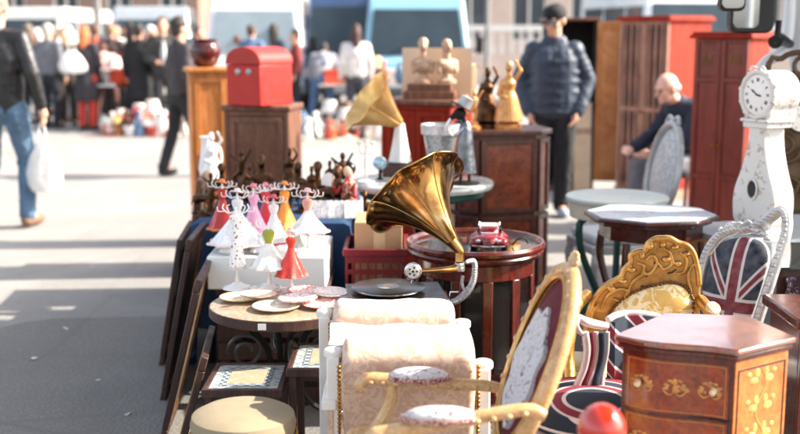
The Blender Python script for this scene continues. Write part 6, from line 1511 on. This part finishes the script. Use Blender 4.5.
# ------------------------------------------------------------ marquetry chest of drawers
b = thing('marquetry_chest', 'small glossy mahogany chest of drawers with floral marquetry and brass knobs', 'chest', (0.8, 2.9, 0))
o0 = V(b.location)
FC = V((XU(738, 2.71, .75), 2.71, 0))-o0; LC = V((XU(613, 2.86, .75), 2.86, 0))-o0; RC = V((XU(797, 2.84, .75), 2.84, 0))-o0; B1 = V((XU(748, 3.07, .75), 3.07, 0))-o0; B2 = V((XU(664, 3.1, .75), 3.1, 0))-o0
for q_ in (FC, LC, RC, B1, B2): q_.z = 0
zt = ZV(351, 2.71)
def lerp(a, c, t_): return a+(c-a)*t_
fn = (LC-FC).cross(V((0, 0, 1))).normalized(); fn = fn if fn.y < 0 else -fn
def frontline(k, o=0, n=20):
    out = []
    for i in range(n+1):
        t_ = i/n; s_ = .012*sin(t_*2*pi*1.0-.3)+.010*sin(pi*t_)
        out.append(lerp(LC, FC, t_)+fn*(s_+o))
    return out
cenr = (FC+LC+RC+B1+B2)/5
def ring(k, o=0): 
    pts = frontline(0)+[RC, B1, B2]
    return [((cenr+(p-cenr)*k).x, (cenr+(p-cenr)*k).y) for p in pts]
TOPM = wood('chest_top', '4c1a0c', '763414', '9c5424', .12, 1.0, 5, 'burl', bump=.04)
[setattr(n_.inputs['Coat IOR'], 'default_value', 2.3) for n_ in TOPM.node_tree.nodes if n_.type == 'BSDF_PRINCIPLED']
MB().prism(ring(1.0), zt-.018, zt).build('top', TOPM, b, bevel=.006)
MB().prism(ring(.965), zt-.034, zt-.018).build('top_moulding', MAH, b, bevel=.005)
MB().prism(ring(.90), .06, zt-.034).build('carcass', MAH, b)
MB().prism(ring(.94), .03, .07).build('plinth', MAH, b, bevel=.005)
for p in (FC, LC, RC, B1, B2): c_ = cenr+(p-cenr)*.85; MB().cyl((c_.x, c_.y, 0), .02, .03, 12, .026).build('foot', MAH, b)
GLD = plain('satinwood_inlay', 'c08a44', .3, 0, .25, 40, .1, .5); PEARL = plain('pearl_knob', 'e8d4b0', .2, .3, .1)
DRM = wood('drawer_veneer', '561808', '8a3414', 'b85a24', .2, .7, 5, 'burl')
# front faces in a plane frame
kf = .90; A = cenr+(LC-cenr)*kf; C_ = cenr+(FC-cenr)*kf
xa_ = (C_-A).normalized(); L_ = (C_-A).length; fM = MT(((xa_.x, -fn.x, 0, A.x), (xa_.y, -fn.y, 0, A.y), (0, 0, 1, 0), (0, 0, 0, 1)))
rows = 4; z0_, z1_ = .09, zt-.045; dh = (z1_-z0_)/rows
def wav(x): t_ = x/L_; return -(.012*sin(t_*2*pi-.3)+.010*sin(pi*t_))*kf
def inlay(m, cx, cz, s_, yy):
    for k in range(5):
        a = pi/2+(k-2)*.55; m.add([], []); p0 = (cx, yy, cz-.3*s_); 
        m.tube([p0, (cx+cos(a)*.5*s_, yy, cz+sin(a)*.4*s_), (cx+cos(a)*s_*.8, yy, cz+sin(a)*.75*s_-.1*s_)], [.0012, .003, .001], 6, 4, flat=.5)
for r_ in range(rows):
    za, zb_ = z0_+r_*dh+.006, z0_+(r_+1)*dh-.006
    def fs_(u, v): x = .012+u*(L_-.024); return (x, wav(x)-.003, za+v*(zb_-za))
    MB(fM).box(.01, L_-.01, -.004, .004, za-.0095, za-.0025).build('drawer_rail', MAHD, b)
    dr = MB(fM).sheet(fs_, 24, 1, .012).build('drawer', DRM, b)
    m = MB(fM); e = .006
    for zz_ in (za+e, zb_-e): m.tube([(x, wav(x)-.0036, zz_) for x in [.02+i*(L_-.04)/16 for i in range(17)]], .0012, 5)
    for x in (.02, L_-.02): m.tube([(x, wav(x)-.0036, za+e), (x, wav(x)-.0036, zb_-e)], .0012, 5)
    zc_ = (za+zb_)/2
    for cx in (.2*L_, .5*L_, .8*L_):
        yy = wav(cx)-.0042
        if abs(cx-.5*L_) < .01:
            m.lathe([(.011, 0), (.009, .012), (.002, .02)], 8, (cx, yy+.001, zc_-.012), sy=.12); m.ell((cx, yy, zc_+.016), (.007, .0012, .009), 8, 5)
        rnd = random.Random(r_*7+int(cx*1000))
        for k9 in range(14):
            a9 = rnd.uniform(-.4, 3.5); q9 = rnd.uniform(.008, .034); x9 = cx+q9*cos(a9); m.ell((x9, wav(x9)-.0035, zc_-.004+.024*sin(a9)*rnd.uniform(.4, 1)), (rnd.uniform(.003, .007), .0009, rnd.uniform(.0025, .005)), 7, 4)
        for k9 in range(7):
            a9 = -.3+k9*pi/5; m.ell((cx+.024*cos(a9), wav(cx+.024*cos(a9))-.0036, zc_+.002+.02*sin(a9)), (.0065, .0009, .0035), 8, 5)
        for sg in (-1, 1):
            m.tube([(cx, yy, zc_-.012), (cx+sg*.014, yy-.0, zc_-.02), (cx+sg*.026, wav(cx+sg*.026)-.0038, zc_-.012), (cx+sg*.03, wav(cx+sg*.03)-.0038, zc_)], [.001, .0026, .0022, .001], 6, 4)
            m.ell((cx+sg*.02, wav(cx+sg*.02)-.0036, zc_+.004), (.006, .001, .004), 8, 5); m.ell((cx+sg*.011, wav(cx+sg*.011)-.0036, zc_+.02), (.005, .001, .003), 8, 5)
    m.build('marquetry', GLD, dr)
    for cx in (.17*L_, .83*L_): MB(fM @ T(cx, wav(cx)-.004, zc_, pi/2)).lathe([(.009, 0), (.004, .003), (.004, .008), (.0085, .012), (.0085, .016), (.003, .02)], 16).build('knob', PEARL, dr)
# right side panel
sn = (RC-FC).cross(V((0, 0, 1))).normalized(); sn = sn if sn.y < 0 else -sn
A2 = cenr+(FC-cenr)*kf; C2 = cenr+(RC-cenr)*kf; xs = (C2-A2).normalized(); L2 = (C2-A2).length
sM = MT(((xs.x, -sn.x, 0, A2.x), (xs.y, -sn.y, 0, A2.y), (0, 0, 1, 0), (0, 0, 0, 1)))
MB(sM).box(0.002, L2-.002, -.004, .0, .075, zt-.036).build('side_panel', SUNSIDE, b)
m = MB(sM)
for (a_, c_, d_, g_) in ((.012, .016, .1, zt-.06), (L2-.016, L2-.012, .1, zt-.06), (.016, L2-.016, .1, .104), (.016, L2-.016, zt-.064, zt-.06)): m.box(a_, c_, -.0055, -.004, d_, g_)
m.build('side_stringing', MAHD, b)
m = MB(sM); cx = L2/2
for k in range(7):
    zc_ = .2+k*.075; 
    if zc_ > zt-.1: break
    m.tube([(cx, -.0045, zc_-.04), (cx+.02*(-1)**k, -.0045, zc_), (cx, -.0045, zc_+.04)], .002, 6, 4, flat=.6)
    for sg in (-1, 1): m.ell((cx+sg*.03, -.0045, zc_+.01), (.018, .0016, .011), 10, 5); m.ell((cx+sg*.018, -.0045, zc_+.03), (.010, .0016, .014), 8, 5); m.ell((cx+sg*.05, -.0045, zc_+.03), (.010, .0016, .007), 8, 5)
m.build('side_marquetry', plain('side_inlay', 'd49a50', .3, 0, .35, 30, .1, .5), b)

# red round finial close to the camera
b = thing('red_ball_finial', 'glossy orange-red ball on a turned post, out of focus at the bottom edge', 'ornament', (XU(601, 2.15, .7), 2.15, 0))
zr = ZV(430, 2.15)
MB().ell((0, 0, zr), (.05, .05, .056), 32, 20).build('ball', plain('red_enamel_gloss', 'c02c18', .12, 0, .08, 8, .05, .8), b)
MB().lathe([(.08, 0), (.075, .02), (.02, .05), (.03, .2), (.018, .35), (.03, zr-.09), (.02, zr-.04)], 24).build('post', plain('red_enamel_gloss', 'c02c18', .12, 0, .08, 8, .05, .8), b)

# ------------------------------------------------------------ right edge: glass case, red cabinet
b = thing('glass_table', 'glass-topped dark table over a patterned textile at the right edge', 'table', (XU(822, 4.25, .7), 4.25, 0), R(0))
MB().box(-.27, .3, -.25, .25, .69, .70).build('glass_top', plain('dark_glass_top', '30383c', .05, 0, .3, 30, 0, 1), b, bevel=.003)
MB().box(-.25, .28, -.23, .23, .66, .689).build('frame', DARKW, b)
for sx in (-1, 1):
    for sy in (-1, 1): MB().box(sx*.24-.015+.015, sx*.24+.015+.015, sy*.21-.015, sy*.21+.015, 0, .66).build('leg', DARKW, b)
TX = tapestry('purple_white_textile', '2a2026', ('cfc6cc', '5a3a4a', 'a890a0'), 22)
def drp(u, v): return ((u-.5)*.48+.01*sin(v*20), .0+.04*sin(u*16)-.02*v, .655-.34*v+.015*sin(u*11))
o = MB(MT.Translation((b.location.x+.01, 4.0, 0))).sheet(drp, 40, 20, .006).build('patterned_textile', TX, None); tag(o, 'purple and white patterned textile hanging under the glass table', 'textile')
cabinet('small_cabinet', 'small dark red cabinet at the right edge beyond the marquetry chest', 'cabinet', XU(840, 3.45, .6), 3.5, R(0), .32, .3, ZV(318, 3.35), MAH, MAH, panels=[(2, 1)])

# ------------------------------------------------------------ white truck with mirrors
TW = plain('white_truck_paint', 'dfe2e6', .25, 0, .04, 2, 0, .7)
b = thing('white_truck', 'white truck cab with large black door mirrors at the top right', 'truck', (1.93, 5.75, 0), R(-24))
m = MB(); m.box(.1, 2.3, -.0, 1.9, .45, 1.25); m.build('cab_lower', TW, b, bevel=.04)
m = MB(); m.box(.12, 2.3, .02, 1.88, 2.25, 2.35); m.build('roof', TW, b, bevel=.03)
for (x, y) in ((.14, .04), (1.1, .04), (2.24, .04), (.14, 1.86), (2.24, 1.86)):
    MB().tube([(x-.02 if x < .2 else x, y, 1.24), (x, y, 2.27)], .045, 8).build('window_pillar', TW, b)
for (a, c, y0, y1) in ((.19, 1.05, .03, .045), (1.15, 2.2, .03, .045), (.19, 2.2, 1.855, 1.87)): MB().box(a, c, y0, y1, 1.26, 2.24).build('side_window', GLS, b)
MB().box(.13, .145, .1, 1.8, 1.26, 2.24).build('windscreen', GLS, b)
m = MB(); m.tube([(.2, .0, 1.27), (.2, -.0, 2.22)], .014, 8); m.tube([(.2, 0, 1.27), (1.04, 0, 1.27)], .014, 8); m.build('window_seal', BLKPL, b)
MB().box(2.3, 4.6, -.1, 2.0, .55, 2.5).build('cargo_box', TW, b, bevel=.03)
for x in (.75, 3.6):
    for y in (.1, 1.8):
        wl = MB(T(x, y, .37, pi/2)).lathe([(.2, -.11), (.36, -.11), (.37, -.06), (.37, .06), (.36, .11), (.2, .11)], 28, capped=True); wo = wl.build('wheel', BLKPL, b); MB(T(x, y, .37, pi/2)).cyl((0, 0, -.12), .19, .24).build('hubcap', CHROME, wo)
MB().box(.0, .1, -.02, 1.92, .4, .62).build('bumper', plain('bumper_grey', '4a4a4c', .5), b, bevel=.02)
for y in (.25, 1.65): MB(T(.1, y, .85, 0, -pi/2)).lathe([(.1, 0), (.09, .03), (.03, .05)], 20).build('headlight', CHROME, b)
o0 = V(b.location)
TRm = MT.Rotation(R(24), 4, 'Z')
def TP(u, v, y): return TRm @ (W(u, v, y)-o0)
MIR = NT('mirror_glass'); MIR.set(Base_Color='c8ccd0', Metallic=1.0, Roughness=.03); MIR = MIR.m
ym_ = 5.35
def rbox(u0, u1, v0, v1, y, th, name, mat, par, r=.03):
    a, c = W(u0, v1, y)-o0, W(u1, v0, y)-o0; x0, x1_, z0, z1 = a.x, c.x, a.z, c.z; pl = []
    for (cx, cz, s0) in ((x1_-r, z1-r, 0), (x0+r, z1-r, pi/2), (x0+r, z0+r, pi), (x1_-r, z0+r, 3*pi/2)):
        for i in range(6): t_ = s0+i*pi/10; pl.append((cx+r*cos(t_), cz+r*sin(t_)))
    return MB(TRm).plate(pl, a.y, a.y+th).build(name, mat, par, bevel=.008)
mh = rbox(730, 779, -60, 33, ym_, .07, 'mirror_housing', BLKPL, b, .04); rbox(733, 763, -54, 28, ym_-.004, .004, 'mirror_glass', MIR, mh, .03)
mh2 = rbox(720, 748, -30, 11, ym_-.2, .06, 'small_mirror_housing', BLKPL, b, .03); rbox(722, 746, -27, 8, ym_-.204, .004, 'small_mirror_glass', MIR, mh2, .025)
MB().tube([TP(746, -20, ym_-.1), TP(770, -30, ym_+.05), TP(800, -20, 5.75)], .018, 8).build('mirror_arm', BLKPL, b)
MB().tube([TP(775, 42, ym_+.05), TP(779, 38, ym_+.1), TP(790, 44, 5.65)], [.035, .03, .022], 10).build('mirror_joint', BLKPL, b)
MB().tube([TP(779, 20, ym_+.05), TP(776, 44, ym_+.06)], .014, 8).build('mirror_bracket', BLKPL, b)
MB().tube([TP(790, -30, 5.72), TP(789, 20, 5.7), TP(783, 50, 5.68), TP(766, 62, 5.66), TP(758, 75, 5.66), TP(757, 95, 5.7)], [.035, .035, .034, .03, .028, .03], 10, 6).build('white_frame_bar', TW, b)
# ------------------------------------------------------------ unseen awning added off frame to the right to shade the road
b = thing('shade_awning', 'unseen canvas awning on two posts, added to shade the road', 'awning', (0, 0, 0))
CANV = plain('awning_canvas', 'b8a890', .9, 0, .1, 3, .2)
ax0, ax1, ay0, ay1, az = .15, 3.0, -.6, yb+.32, 3.4
def aw(u, v): return (ax0+(ax1-ax0)*u, ay0+(ay1-ay0)*v, az+.05*u-.03*sin(u*pi)+.02*sin(v*9))
MB().sheet(aw, 20, 30, .006).build('canopy', CANV, b)
for y in (.6, ay1+.2):
    MB().tube([(3.15, y, 0), (3.15, y, az+.1)], .03, 12).build('post', TW, b)
    MB().tube([(3.15, y, az-.7), (2.4, y, az-.0)], .02, 8).build('brace', TW, b)
    MB().tube([(3.15, y, az+.03), (ax0+.02, y if y < 1 else ay1, az-.04)], .022, 8).build('cantilever_arm', TW, b)
MB().tube([(3.0, ay0, az+.05), (3.0, ay1+.2, az+.05)], .025, 8).build('ridge_bar', TW, b)
